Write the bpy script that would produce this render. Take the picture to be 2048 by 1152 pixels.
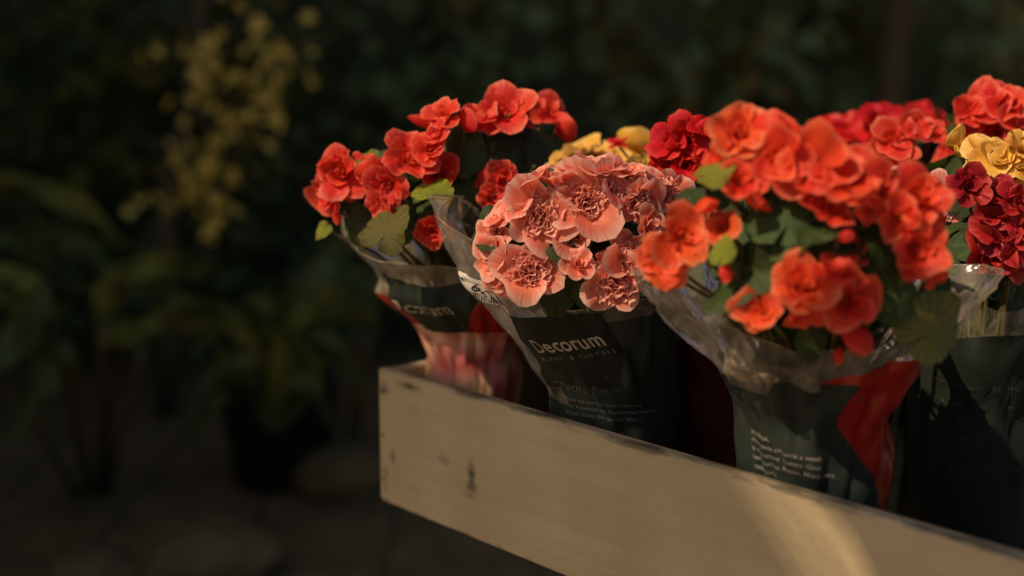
import bpy, bmesh, math, random
from mathutils import Vector, Matrix, noise
PI = math.pi
SC = bpy.context.scene
COL = SC.collection
for o in list(bpy.data.objects):
    bpy.data.objects.remove(o)
random.seed(11)

# ------------------------------------------------------------------ camera
CAM_H = 1.45
PITCH = math.radians(10.34)
FPX = 2844.4
cd = bpy.data.cameras.new('camera')
cam = bpy.data.objects.new('camera', cd)
COL.objects.link(cam)
cam.location = (0, 0, CAM_H)
cam.rotation_euler = (PI / 2 - PITCH, 0, 0)
cd.lens = 50.0
cd.sensor_width = 36.0
cd.clip_start = 0.02
cd.clip_end = 400
cd.dof.use_dof = True
cd.dof.focus_distance = 1.41
cd.dof.aperture_fstop = 2.0
SC.camera = cam

# ------------------------------------------------------------------ sky, sun, exposure
SUN_TO = Vector((-0.66, -0.46, 0.90)).normalized()      # direction towards the sun
w = bpy.data.worlds.new('World')
SC.world = w
w.use_nodes = True
nt = w.node_tree
bg = nt.nodes['Background']
sky = nt.nodes.new('ShaderNodeTexSky')
sky.sky_type = 'NISHITA'
sky.sun_disc = False
sky.sun_elevation = math.asin(SUN_TO.z)
sky.sun_rotation = math.atan2(SUN_TO.x, SUN_TO.y)
sky.dust_density = 3.0
nt.links.new(sky.outputs[0], bg.inputs[0])
bg.inputs[1].default_value = 0.072
sl = bpy.data.lights.new('sun', 'SUN')
sl.energy = 5.0
sl.angle = math.radians(0.7)
sl.color = (1.0, 0.77, 0.52)
sun = bpy.data.objects.new('sun', sl)
COL.objects.link(sun)
sun.location = (-4, -2, 6)
sun.rotation_euler = SUN_TO.to_track_quat('Z', 'Y').to_euler()
SC.view_settings.view_transform = 'Standard'
SC.view_settings.look = 'None'
SC.view_settings.exposure = 0.0
SC.view_settings.gamma = 1.0
SC.view_settings.use_curve_mapping = False
SC.cycles.use_denoising = True
SC.cycles.max_bounces = 10
SC.cycles.transparent_max_bounces = 24
SC.cycles.caustics_reflective = False
SC.cycles.caustics_refractive = False
SC.cycles.sample_clamp_indirect = 4.0

# ------------------------------------------------------------------ helpers
def at(px, py, d):
    """point at depth d in front of the viewing position, along photograph pixel px, py"""
    x = (px - 1024) / FPX
    y = -(py - 576) / FPX
    c, s = math.cos(PITCH), math.sin(PITCH)
    return Vector((x, c + s * y, -s + c * y)) * d + Vector((0, 0, CAM_H))

RIGHT = Vector((1, 0, 0))
TOCAM = Vector((0, -math.cos(PITCH), math.sin(PITCH)))
UPV = Vector((0, math.sin(PITCH), math.cos(PITCH)))

def camvec(fx, fy, fz):
    return (RIGHT * fx + UPV * fy + TOCAM * fz).normalized()

def tag(o, label=None, cat=None, group=None, kind=None):
    if label: o['label'] = label
    if cat: o['category'] = cat
    if group: o['group'] = group
    if kind: o['kind'] = kind
    return o

def empty(name, loc=(0, 0, 0)):
    o = bpy.data.objects.new(name, None)
    o.empty_display_size = 0.05
    o.location = loc
    COL.objects.link(o)
    return o

def link(name, me, parent=None, mat=None, loc=None, rot=None, scale=None, bymat=False):
    """mesh object; loc / rot are given in world space for parts of an Empty thing"""
    o = bpy.data.objects.new(name, me)
    COL.objects.link(o)
    if mat is not None:
        if bymat:
            o.material_slots[0].link = 'OBJECT'
            o.material_slots[0].material = mat
        elif len(me.materials) == 0:
            me.materials.append(mat)
    if loc is not None: o.location = loc
    if rot is not None:
        o.rotation_mode = 'QUATERNION'
        o.rotation_quaternion = rot
    if scale is not None: o.scale = (scale,) * 3 if isinstance(scale, (int, float)) else scale
    if parent is not None:
        o.parent = parent
    return o

def mesh(name, verts, faces, smooth=True, uvs=None):
    me = bpy.data.meshes.new(name)
    me.from_pydata([tuple(v) for v in verts], [], faces)
    if uvs is not None:
        ul = me.uv_layers.new(name='UVMap')
        for lp in me.loops:
            ul.data[lp.index].uv = uvs[lp.vertex_index]
    if smooth:
        for p in me.polygons: p.use_smooth = True
    me.update()
    return me

class MB:
    def __init__(s): s.v = []; s.f = []; s.uv = []
    def grid(s, fn, nu, nv, close=False):
        b = len(s.v)
        for j in range(nv + 1):
            for i in range(nu if close else nu + 1):
                s.v.append(Vector(fn(i / nu, j / nv))); s.uv.append((i / nu, j / nv))
        W = nu if close else nu + 1
        for j in range(nv):
            for i in range(nu):
                i2 = (i + 1) % W if close else i + 1
                s.f.append((b + j * W + i, b + j * W + i2, b + (j + 1) * W + i2, b + (j + 1) * W + i))
    def tube(s, pts, r0, r1, n=6, cap=True):
        pts = [Vector(p) for p in pts]
        b = len(s.v); N = len(pts)
        ref = Vector((0.31, 0.77, 0.55))
        for k, p in enumerate(pts):
            t = (pts[min(k + 1, N - 1)] - pts[max(k - 1, 0)]).normalized()
            a = t.cross(ref).normalized(); c = t.cross(a)
            r = r0 + (r1 - r0) * k / (N - 1)
            for i in range(n):
                an = 2 * PI * i / n
                s.v.append(p + a * (r * math.cos(an)) + c * (r * math.sin(an))); s.uv.append((i / n, k / (N - 1)))
        for k in range(N - 1):
            for i in range(n):
                j = (i + 1) % n
                s.f.append((b + k * n + i, b + k * n + j, b + (k + 1) * n + j, b + (k + 1) * n + i))
        if cap:
            s.f.append(tuple(b + i for i in reversed(range(n))))
            s.f.append(tuple(b + (N - 1) * n + i for i in range(n)))
    def box(s, c, h, rot=None):
        b = len(s.v)
        for dz in (-1, 1):
            for dy in (-1, 1):
                for dx in (-1, 1):
                    p = Vector((dx * h[0], dy * h[1], dz * h[2]))
                    if rot: p = rot @ p
                    s.v.append(Vector(c) + p); s.uv.append((0, 0))
        for q in ((0, 2, 3, 1), (4, 5, 7, 6), (0, 1, 5, 4), (2, 6, 7, 3), (0, 4, 6, 2), (1, 3, 7, 5)):
            s.f.append(tuple(b + i for i in q))
    def mesh(s, name, smooth=True):
        return mesh(name, s.v, s.f, smooth, s.uv)

def bevel_box(name, size, bev=0.003, seg=2):
    bm = bmesh.new()
    bmesh.ops.create_cube(bm, size=1.0)
    bmesh.ops.scale(bm, vec=size, verts=bm.verts)
    bmesh.ops.bevel(bm, geom=list(bm.edges), offset=bev, segments=seg, affect='EDGES', profile=0.5)
    me = bpy.data.meshes.new(name)
    bm.to_mesh(me); bm.free()
    return me

def aim(n, spin=0.0):
    """rotation taking +Z to n, with a spin about it"""
    return Vector(n).to_track_quat('Z', 'Y') @ Matrix.Rotation(spin, 3, 'Z').to_quaternion()

# ------------------------------------------------------------------ materials
def new_mat(name):
    m = bpy.data.materials.new(name)
    m.use_nodes = True
    n = m.node_tree
    for x in list(n.nodes): n.nodes.remove(x)
    return m, n, n.nodes.new('ShaderNodeOutputMaterial')

def N(n, t, **kw):
    x = n.nodes.new(t)
    for k, v in kw.items():
        if k.startswith('i_'):
            key = k[2:]
            x.inputs[int(key) if key.isdigit() else key.replace('_', ' ')].default_value = v
        else: setattr(x, k, v)
    return x

def ramp(n, src, stops):
    r = n.nodes.new('ShaderNodeValToRGB')
    el = r.color_ramp.elements
    el[0].position, el[0].color = stops[0][0], (*stops[0][1], 1)
    el[1].position, el[1].color = stops[1][0], (*stops[1][1], 1)
    for p, c in stops[2:]:
        e = el.new(p); e.color = (*c, 1)
    n.links.new(src, r.inputs[0])
    return r.outputs[0]

def mix(n, fac, a, b, mode='MIX'):
    x = n.nodes.new('ShaderNodeMix'); x.data_type = 'RGBA'; x.blend_type = mode
    for sock, val in ((x.inputs[0], fac), (x.inputs[6], a), (x.inputs[7], b)):
        if isinstance(val, (int, float)): sock.default_value = val
        elif isinstance(val, tuple): sock.default_value = (*val, 1)
        else: n.links.new(val, sock)
    return x.outputs[2]

def math_n(n, op, a, b=0.0, clamp=False):
    x = n.nodes.new('ShaderNodeMath'); x.operation = op; x.use_clamp = clamp
    for i, v in enumerate((a, b)):
        if isinstance(v, (int, float)): x.inputs[i].default_value = v
        else: n.links.new(v, x.inputs[i])
    return x.outputs[0]

def petal_mat(name, base, edge, tip, trans=0.35, rim=0.84):
    """base = deep colour at the claw, edge = body, tip = rim of the petal (colour changing along its length)"""
    m, n, out = new_mat(name)
    uv = N(n, 'ShaderNodeUVMap')
    sep = N(n, 'ShaderNodeSeparateXYZ'); n.links.new(uv.outputs[0], sep.inputs[0])
    oi = N(n, 'ShaderNodeObjectInfo')
    mp = N(n, 'ShaderNodeMapping'); mp.inputs[3].default_value = (26, 1.2, 1)
    n.links.new(uv.outputs[0], mp.inputs[0])
    vein = N(n, 'ShaderNodeTexNoise', noise_dimensions='4D', i_Scale=1.0, i_Detail=3.0)
    n.links.new(mp.outputs[0], vein.inputs['Vector']); n.links.new(math_n(n, 'MULTIPLY', oi.outputs['Random'], 37.0), vein.inputs['W'])
    blot = N(n, 'ShaderNodeTexNoise', i_Scale=60.0, i_Detail=2.0)
    tc = N(n, 'ShaderNodeTexCoord'); n.links.new(tc.outputs['Object'], blot.inputs['Vector'])
    t = math_n(n, 'ADD', sep.outputs[1], math_n(n, 'MULTIPLY', math_n(n, 'SUBTRACT', vein.outputs[0], 0.5), 0.38))
    c = ramp(n, t, [(0.1, base), (0.98, tip), (0.45, edge), (rim, edge)])
    vv = ramp(n, vein.outputs[0], [(0.35, (0.88, 0.78, 0.76)), (0.62, (1.04, 1.06, 1.06))])
    c = mix(n, 0.75, c, vv, 'MULTIPLY')
    bb = ramp(n, blot.outputs[0], [(0.3, (0.93, 0.88, 0.86)), (0.7, (1.03, 1.06, 1.06))])
    c = mix(n, 0.4, c, bb, 'MULTIPLY')
    hs = N(n, 'ShaderNodeHueSaturation')
    n.links.new(c, hs.inputs['Color'])
    n.links.new(math_n(n, 'ADD', math_n(n, 'MULTIPLY', oi.outputs['Random'], 0.008), 0.496), hs.inputs['Hue'])
    n.links.new(math_n(n, 'ADD', math_n(n, 'MULTIPLY', oi.outputs['Random'], 0.12), 0.90), hs.inputs['Value'])
    p = N(n, 'ShaderNodeBsdfPrincipled', i_Roughness=0.52)
    p.inputs['Specular IOR Level'].default_value = 0.28
    n.links.new(hs.outputs[0], p.inputs['Base Color'])
    tr = N(n, 'ShaderNodeBsdfTranslucent'); n.links.new(hs.outputs[0], tr.inputs[0])
    bp = N(n, 'ShaderNodeBump', i_Strength=0.28, i_Distance=0.0006); n.links.new(vein.outputs[0], bp.inputs['Height'])
    n.links.new(bp.outputs[0], p.inputs['Normal'])
    ms = N(n, 'ShaderNodeMixShader', i_0=trans)
    n.links.new(p.outputs[0], ms.inputs[1]); n.links.new(tr.outputs[0], ms.inputs[2])
    n.links.new(ms.outputs[0], out.inputs[0])
    return m

def leaf_mat(name, dark, light, trans=0.3, rough=0.42, spec=0.4):
    m, n, out = new_mat(name)
    uv = N(n, 'ShaderNodeUVMap')
    sep = N(n, 'ShaderNodeSeparateXYZ'); n.links.new(uv.outputs[0], sep.inputs[0])
    oi = N(n, 'ShaderNodeObjectInfo')
    wv = math_n(n, 'SINE', math_n(n, 'MULTIPLY', sep.outputs[0], 2 * PI * 9))
    wv = math_n(n, 'POWER', math_n(n, 'ABSOLUTE', wv), 8.0)
    tc = N(n, 'ShaderNodeTexCoord')
    no = N(n, 'ShaderNodeTexNoise', i_Scale=40.0, i_Detail=4.0); n.links.new(tc.outputs['Object'], no.inputs['Vector'])
    c = ramp(n, no.outputs[0], [(0.3, dark), (0.72, light)])
    c = mix(n, math_n(n, 'MULTIPLY', wv, 0.26), c, tuple(min(1, x * 1.9 + 0.01) for x in light))
    hs = N(n, 'ShaderNodeHueSaturation'); n.links.new(c, hs.inputs['Color'])
    n.links.new(math_n(n, 'ADD', math_n(n, 'MULTIPLY', oi.outputs['Random'], 0.04), 0.48), hs.inputs['Hue'])
    n.links.new(math_n(n, 'ADD', math_n(n, 'MULTIPLY', oi.outputs['Random'], 0.6), 0.7), hs.inputs['Value'])
    p = N(n, 'ShaderNodeBsdfPrincipled', i_Roughness=rough)
    p.inputs['Specular IOR Level'].default_value = spec
    n.links.new(hs.outputs[0], p.inputs['Base Color'])
    bp = N(n, 'ShaderNodeBump', i_Strength=0.5, i_Distance=0.002)
    n.links.new(math_n(n, 'ADD', no.outputs[0], math_n(n, 'MULTIPLY', wv, -0.15)), bp.inputs['Height'])
    n.links.new(bp.outputs[0], p.inputs['Normal'])
    tr = N(n, 'ShaderNodeBsdfTranslucent')
    n.links.new(mix(n, 1.0, hs.outputs[0], (1.6, 1.5, 0.5), 'MULTIPLY'), tr.inputs[0])
    ms = N(n, 'ShaderNodeMixShader', i_0=trans)
    n.links.new(p.outputs[0], ms.inputs[1]); n.links.new(tr.outputs[0], ms.inputs[2])
    n.links.new(ms.outputs[0], out.inputs[0])
    return m

def plain(name, c1, c2, scale=20.0, rough=0.6, spec=0.3, bump=0.2, dist=0.002, trans=0.0):
    m, n, out = new_mat(name)
    tc = N(n, 'ShaderNodeTexCoord')
    no = N(n, 'ShaderNodeTexNoise', i_Scale=scale, i_Detail=5.0); n.links.new(tc.outputs['Object'], no.inputs['Vector'])
    c = ramp(n, no.outputs[0], [(0.3, c1), (0.7, c2)])
    p = N(n, 'ShaderNodeBsdfPrincipled', i_Roughness=rough)
    p.inputs['Specular IOR Level'].default_value = spec
    n.links.new(c, p.inputs['Base Color'])
    bp = N(n, 'ShaderNodeBump', i_Strength=bump, i_Distance=dist); n.links.new(no.outputs[0], bp.inputs['Height'])
    n.links.new(bp.outputs[0], p.inputs['Normal'])
    if trans > 0:
        tr = N(n, 'ShaderNodeBsdfTranslucent'); n.links.new(c, tr.inputs[0])
        ms = N(n, 'ShaderNodeMixShader', i_0=trans)
        n.links.new(p.outputs[0], ms.inputs[1]); n.links.new(tr.outputs[0], ms.inputs[2])
        n.links.new(ms.outputs[0], out.inputs[0])
    else:
        n.links.new(p.outputs[0], out.inputs[0])
    return m

def film_mat(name, tint, milky, rough=0.16):
    """thin plastic film: clear, with a little milky body and a gloss"""
    m, n, out = new_mat(name)
    tc = N(n, 'ShaderNodeTexCoord')
    no = N(n, 'ShaderNodeTexNoise', i_Scale=24.0, i_Detail=3.0, i_Distortion=1.2); n.links.new(tc.outputs['Object'], no.inputs['Vector'])
    bp = N(n, 'ShaderNodeBump', i_Strength=0.5, i_Distance=0.006); n.links.new(no.outputs[0], bp.inputs['Height'])
    tp = N(n, 'ShaderNodeBsdfTransparent', i_0=(0.96, 0.95, 0.92, 1))
    df = N(n, 'ShaderNodeBsdfDiffuse', i_0=(*tint, 1)); n.links.new(bp.outputs[0], df.inputs['Normal'])
    tl = N(n, 'ShaderNodeBsdfTranslucent', i_0=(*tint, 1)); n.links.new(bp.outputs[0], tl.inputs['Normal'])
    gl = N(n, 'ShaderNodeBsdfGlossy', i_0=(1, 1, 1, 1), i_Roughness=rough); n.links.new(bp.outputs[0], gl.inputs['Normal'])
    a = N(n, 'ShaderNodeMixShader', i_0=0.45); n.links.new(df.outputs[0], a.inputs[1]); n.links.new(tl.outputs[0], a.inputs[2])
    b = N(n, 'ShaderNodeMixShader')
    n.links.new(ramp(n, no.outputs[0], [(0.35, (milky * 0.45,) * 3), (0.75, (min(1, milky * 1.6),) * 3)]), b.inputs[0])
    n.links.new(tp.outputs[0], b.inputs[1]); n.links.new(a.outputs[0], b.inputs[2])
    fr = N(n, 'ShaderNodeFresnel', i_IOR=1.42); n.links.new(bp.outputs[0], fr.inputs['Normal'])
    c = N(n, 'ShaderNodeMixShader'); n.links.new(math_n(n, 'MULTIPLY', fr.outputs[0], 0.45), c.inputs[0])
    n.links.new(b.outputs[0], c.inputs[1]); n.links.new(gl.outputs[0], c.inputs[2])
    n.links.new(c.outputs[0], out.inputs[0])
    return m

def print_mat(name):
    """pink, cream and yellow printed flower picture on a plastic sleeve"""
    m, n, out = new_mat(name)
    tc = N(n, 'ShaderNodeTexCoord')
    vo = N(n, 'ShaderNodeTexVoronoi', i_Scale=19.0)
    wp = N(n, 'ShaderNodeTexNoise', i_Scale=14.0, i_Detail=2.0); n.links.new(tc.outputs['Object'], wp.inputs['Vector'])
    n.links.new(mix(n, 0.12, tc.outputs['Object'], wp.outputs['Color'], 'ADD'), vo.inputs['Vector'])
    c = ramp(n, vo.outputs['Distance'], [(0.05, (0.60, 0.30, 0.10)), (0.75, (0.36, 0.07, 0.06)), (0.28, (0.58, 0.36, 0.22)), (0.48, (0.50, 0.18, 0.13))])
    p = N(n, 'ShaderNodeBsdfPrincipled', i_Roughness=0.35); n.links.new(c, p.inputs['Base Color'])
    n.links.new(p.outputs[0], out.inputs[0])
    return m

M = {}
M['coral'] = petal_mat('petal_coral', (0.60, 0.012, 0.008), (0.80, 0.055, 0.032), (0.90, 0.18, 0.11), 0.5)
M['orange'] = petal_mat('petal_orange', (0.62, 0.014, 0.006), (0.81, 0.060, 0.025), (0.90, 0.17, 0.085), 0.48)
M['tangerine_sun_tint'] = petal_mat('petal_tangerine_sun_tint', (0.70, 0.028, 0.008), (0.86, 0.115, 0.036), (0.92, 0.27, 0.12), 0.5)  # yellower flowers, also painted lighter where the sun strikes the plant
M['pink'] = petal_mat('petal_pink', (0.80, 0.125, 0.075), (0.87, 0.235, 0.15), (0.93, 0.55, 0.45), 0.5, rim=0.76)
M['yellow'] = petal_mat('petal_yellow', (0.74, 0.36, 0.04), (0.82, 0.48, 0.08), (0.86, 0.60, 0.18))
M['red'] = petal_mat('petal_red', (0.40, 0.004, 0.005), (0.60, 0.010, 0.010), (0.70, 0.03, 0.02))
M['crimson'] = petal_mat('petal_crimson', (0.26, 0.006, 0.010), (0.42, 0.014, 0.020), (0.52, 0.05, 0.05))
M['rose'] = petal_mat('petal_rose', (0.72, 0.10, 0.08), (0.82, 0.28, 0.22), (0.9, 0.55, 0.45))
M['leaf'] = leaf_mat('leaf_dark', (0.0207, 0.0391, 0.0092), (0.0483, 0.0782, 0.0184), rough=0.45, spec=0.3)
M['leaf_mid'] = leaf_mat('leaf_mid', (0.045, 0.065, 0.012), (0.085, 0.105, 0.022), trans=0.4, spec=0.3)
M['leaf_lime'] = leaf_mat('leaf_lime', (0.17, 0.20, 0.018), (0.27, 0.30, 0.03), trans=0.5)
M['leaf_olive'] = leaf_mat('leaf_olive', (0.085, 0.085, 0.018), (0.125, 0.12, 0.03), trans=0.25, spec=0.2)
M['stem'] = plain('stem_green', (0.055, 0.055, 0.014), (0.12, 0.09, 0.03), 60, 0.5)
M['bract'] = plain('bract_green', (0.30, 0.32, 0.07), (0.42, 0.42, 0.12), 60, 0.5, trans=0.3)
M['pot'] = plain('pot_black', (0.012, 0.012, 0.012), (0.022, 0.022, 0.02), 30, 0.5)
M['soil'] = plain('peat_soil', (0.012, 0.008, 0.005), (0.035, 0.022, 0.012), 120, 0.95, 0.1, 1.0, 0.006)
M['film'] = film_mat('clear_film', (0.70, 0.63, 0.50), 0.21)
M['kraft'] = film_mat('milky_film', (0.42, 0.36, 0.25), 0.62, 0.3)
M['crinkle'] = film_mat('crinkled_film', (0.55, 0.42, 0.28), 0.38, 0.22)
M['black'] = plain('black_print', (0.01728, 0.02304, 0.01843), (0.02534, 0.03226, 0.02534), 14, 0.62, 0.10, 0.5, 0.006)
M['card'] = plain('black_card', (0.009, 0.011, 0.009), (0.012, 0.014, 0.012), 14, 0.6, 0.1, 0.1, 0.002)
M['redfilm'] = plain('red_film', (0.30, 0.012, 0.010), (0.42, 0.022, 0.016), 14, 0.32, 0.45, 0.6, 0.008, trans=0.35)
M['darkred'] = plain('dark_red_film', (0.045, 0.006, 0.006), (0.08, 0.009, 0.008), 14, 0.4, 0.3, 0.5, 0.006)
M['green_film'] = plain('green_film', (0.01, 0.11, 0.06), (0.02, 0.17, 0.09), 18, 0.35, 0.4, 0.5, 0.006)
M['print'] = print_mat('flower_print')
M['ink'] = plain('cream_ink', (0.25, 0.215, 0.165), (0.32, 0.275, 0.21), 30, 0.6)
M['ink_dim'] = plain('grey_ink', (0.11, 0.11, 0.10), (0.16, 0.155, 0.14), 400, 0.6)
M['ink_mid'] = plain('muted_ink', (0.20, 0.185, 0.155), (0.27, 0.245, 0.20), 300, 0.6)
M['ink_faint'] = plain('faint_ink', (0.035, 0.037, 0.034), (0.05, 0.05, 0.045), 400, 0.6)
M['paper'] = plain('sticker_paper', (0.52, 0.48, 0.40), (0.60, 0.56, 0.47), 40, 0.6)
M['sticker_ink'] = plain('black_ink', (0.012, 0.012, 0.012), (0.02, 0.02, 0.02), 40, 0.6)

# ------------------------------------------------------------------ display crate
CR = Vector((-0.1608, 1.6553, 0))              # front left corner in plan
U = Vector((0.663, -0.749, 0)).normalized()     # along the front board
V = Vector((0.749, 0.663, 0)).normalized()      # to the back
RIM, CH = 1.0514, 0.166
FLOOR = RIM - CH + 0.016
CL, CD, BT = 1.30, 0.84, 0.017
CROT = Matrix((U, V, Vector((0, 0, 1)))).transposed().to_quaternion()

def crate_pt(u, v, z=0.0):
    return CR + U * u + V * v + Vector((0, 0, z))

def crate_mat():
    m, n, out = new_mat('worn_cream_paint')
    tc = N(n, 'ShaderNodeTexCoord')
    P = tc.outputs['Object']
    sep = N(n, 'ShaderNodeSeparateXYZ'); n.links.new(P, sep.inputs[0])
    big = N(n, 'ShaderNodeTexNoise', i_Scale=7.0, i_Detail=5.0); n.links.new(P, big.inputs['Vector'])
    fine = N(n, 'ShaderNodeTexNoise', i_Scale=160.0, i_Detail=3.0); n.links.new(P, fine.inputs['Vector'])
    mp = N(n, 'ShaderNodeMapping'); mp.inputs[3].default_value = (4, 60, 90); n.links.new(P, mp.inputs[0])
    grain = N(n, 'ShaderNodeTexNoise', i_Scale=1.0, i_Detail=4.0); n.links.new(mp.outputs[0], grain.inputs['Vector'])
    c = ramp(n, big.outputs[0], [(0.3, (0.40, 0.315, 0.185)), (0.7, (0.49, 0.395, 0.245))])
    c = mix(n, 0.5, c, ramp(n, grain.outputs[0], [(0.3, (0.86, 0.85, 0.83)), (0.7, (1.05, 1.05, 1.05))]), 'MULTIPLY')
    c = mix(n, 0.6, c, ramp(n, fine.outputs[0], [(0.3, (0.94, 0.94, 0.93)), (0.7, (1.03, 1.03, 1.03))]), 'MULTIPLY')
    # wear: paint rubbed off along the upper and lower arris and at the corner
    zz = math_n(n, 'ABSOLUTE', sep.outputs[2])
    edge = math_n(n, 'MULTIPLY', math_n(n, 'SUBTRACT', zz, CH / 2 - 0.0125), 90.0, True)
    mp2 = N(n, 'ShaderNodeMapping'); mp2.inputs[3].default_value = (9, 40, 60); n.links.new(P, mp2.inputs[0])
    wn = N(n, 'ShaderNodeTexNoise', i_Scale=1.0, i_Detail=6.0, i_Roughness=0.65); n.links.new(mp2.outputs[0], wn.inputs['Vector'])
    wear = math_n(n, 'MULTIPLY', math_n(n, 'SUBTRACT', math_n(n, 'ADD', wn.outputs[0], math_n(n, 'MULTIPLY', edge, 0.16)), 0.62), 9.0, True)
    wear = math_n(n, 'MULTIPLY', wear, edge)
    c = mix(n, math_n(n, 'MULTIPLY', wear, 0.85), c, (0.07, 0.055, 0.035))
    # knocks in the paint (board coordinates: x along, z up)
    for (x, z, rx, rz, a) in ((0.1745 - CL / 2, -0.010, 0.010, 0.021, 0.95), (0.126 - CL / 2, -0.004, 0.014, 0.012, 0.35), (0.028 - CL / 2, -0.020, 0.005, 0.013, 0.8),
                              (0.172 - CL / 2, -0.033, 0.012, 0.005, 0.4), (0.012 - CL / 2, 0.058, 0.012, 0.010, 0.6), (0.064 - CL / 2, 0.071, 0.026, 0.006, 0.75), (0.013 - CL / 2, -0.050, 0.007, 0.02, 0.45)):
        dx = math_n(n, 'DIVIDE', math_n(n, 'SUBTRACT', sep.outputs[0], x), rx)
        dz = math_n(n, 'DIVIDE', math_n(n, 'SUBTRACT', sep.outputs[2], z), rz)
        d = math_n(n, 'SQRT', math_n(n, 'ADD', math_n(n, 'MULTIPLY', dx, dx), math_n(n, 'MULTIPLY', dz, dz)))
        d = math_n(n, 'ADD', d, math_n(n, 'MULTIPLY', math_n(n, 'SUBTRACT', wn.outputs[0], 0.5), 2.6))
        c = mix(n, math_n(n, 'MULTIPLY', math_n(n, 'SUBTRACT', 1.0, d, True), a * 1.3, True), c, (0.085, 0.07, 0.045))
    p = N(n, 'ShaderNodeBsdfPrincipled', i_Roughness=0.55)
    p.inputs['Specular IOR Level'].default_value = 0.3
    n.links.new(c, p.inputs['Base Color'])
    bp = N(n, 'ShaderNodeBump', i_Strength=0.35, i_Distance=0.0012)
    n.links.new(math_n(n, 'SUBTRACT', math_n(n, 'ADD', grain.outputs[0], fine.outputs[0]), math_n(n, 'MULTIPLY', wear, 1.5)), bp.inputs['Height'])
    n.links.new(bp.outputs[0], p.inputs['Normal'])
    n.links.new(p.outputs[0], out.inputs[0])
    return m
M['crate'] = crate_mat()
M['crate_in'] = plain('bare_wood', (0.13, 0.085, 0.045), (0.20, 0.135, 0.075), 18, 0.7)

crate = empty('display_crate', crate_pt(0, 0, RIM - CH))
crate.rotation_mode = 'QUATERNION'; crate.rotation_quaternion = CROT
tag(crate, 'long low wooden crate in worn cream paint holding the potted begonias', 'crate')
def board(name, size, c, bev=0.003):
    me = bevel_box(name, size, bev)
    return link(name, me, crate, M['crate'], loc=c)
board('front_board', (CL, BT, CH), (CL / 2, BT / 2, CH / 2), 0.004)
board('back_board', (CL, BT, CH), (CL / 2, CD - BT / 2, CH / 2))
for x in (BT / 2 + 0.0015, CL - BT / 2 - 0.0015):
    board('end_board', (BT, CD - 2 * BT - 0.002, CH - 0.004), (x, CD / 2, CH / 2 + 0.001))
for k in range(7):
    wd = (CD - 2 * BT - 0.004) / 7
    b = link('floor_slat', bevel_box('floor_slat', (CL - 2 * BT - 0.006, wd - 0.006, 0.012), 0.002, 1), crate, M['crate_in'], loc=(CL / 2, BT + 0.002 + wd * (k + 0.5), 0.0085))

M['nail'] = plain('rusty_nail', (0.05, 0.035, 0.025), (0.09, 0.06, 0.04), 60, 0.6)
for z in (0.03, 0.085, 0.138):
    mb = MB(); mb.tube([(0.0095, 0.0008, z), (0.0095, -0.0012, z)], 0.0021, 0.0016, 8); link('nail', mb.mesh('nail'), crate, M['nail'])
# ------------------------------------------------------------------ table under the crate (set back beneath it)
tb = empty('display_table', crate_pt(0.90, 0.46, 0))
tb.rotation_mode = 'QUATERNION'; tb.rotation_quaternion = CROT
tag(tb, 'dark wooden table underneath the cream crate', 'table')
M['table'] = plain('dark_wood', (0.035, 0.025, 0.016), (0.06, 0.042, 0.026), 14, 0.6)
TZ = RIM - CH
link('table_top', bevel_box('table_top', (0.62, 0.56, 0.03), 0.004), tb, M['table'], loc=(0.05, 0.0, TZ - 0.016))
for sx in (-1, 1):
    for sy in (-1, 1):
        link('leg', bevel_box('leg', (0.045, 0.045, TZ - 0.033), 0.004), tb, M['table'], loc=(0.05 + sx * 0.26, sy * 0.24, (TZ - 0.033) / 2 + 0.001))

# ------------------------------------------------------------------ flower pieces
def petal_fn(az, half, R, L, b0, b1, trim, ruff, freq, ph, cup=0.0, spiral=0.0, base=0.06, notch=0.0, lean=0.0):
    """a petal as a trimmed piece of a surface round the flower axis; R base radius, L length, b0/b1 opening angles"""
    def fn(uu, tt):
        s = uu * 2 - 1
        tm = 1 - trim * abs(s) ** 2.4 - notch * math.exp(-(s / 0.12) ** 2) + 0.035 * math.sin(s * freq * 0.9 + ph * 2)
        t = tt * tm
        K = 6
        rho, h = R, 0.0
        for k in range(K):
            tk = t * (k + 0.5) / K
            b = b0 + (b1 - b0) * tk ** 1.3
            rho += L * t / K * math.sin(b); h += L * t / K * math.cos(b)
        wf = (0.42 + 0.58 * min(1.0, tt * 1.6) ** 0.8)
        a = az + half * s * wf
        rr = rho * (1 + spiral * s)
        e = tt ** 2
        rr += ruff * e * L * math.sin(s * freq + ph) * 0.5 + 0.018 * L * tt ** 4 * math.sin(s * 15 + ph * 3)
        h += ruff * e * L * math.cos(s * freq * 1.13 + ph * 1.7) - cup * L * (abs(s) ** 2) * tt * -1
        h += lean * s * tt * L
        nz = noise.noise((a * 1.1 + ph, t * 2.4, ph * 3)); rr += 0.09 * L * tt * nz; h += 0.07 * L * tt * noise.noise((a * 1.3, t * 2.8 + ph, ph))
        return (rr * math.cos(a), rr * math.sin(a), h + base * 0)
    return fn

def petal_mesh(seed, outer=True):
    r = random.Random(seed)
    mb = MB()
    mb.grid(petal_fn(0, r.uniform(0.86, 1.12), 0.05, r.uniform(0.86, 1.04), r.uniform(0.5, 0.95), r.uniform(1.0, 1.85), r.uniform(0.30, 0.5),
                     r.uniform(0.05, 0.12), r.uniform(3, 7), r.uniform(0, 6), cup=r.uniform(-0.05, 0.22), notch=r.choice([0, 0, 0.05]), lean=r.uniform(-0.12, 0.12)), 10, 8)
    me = mb.mesh('petal'); me.materials.append(None)
    return me

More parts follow.
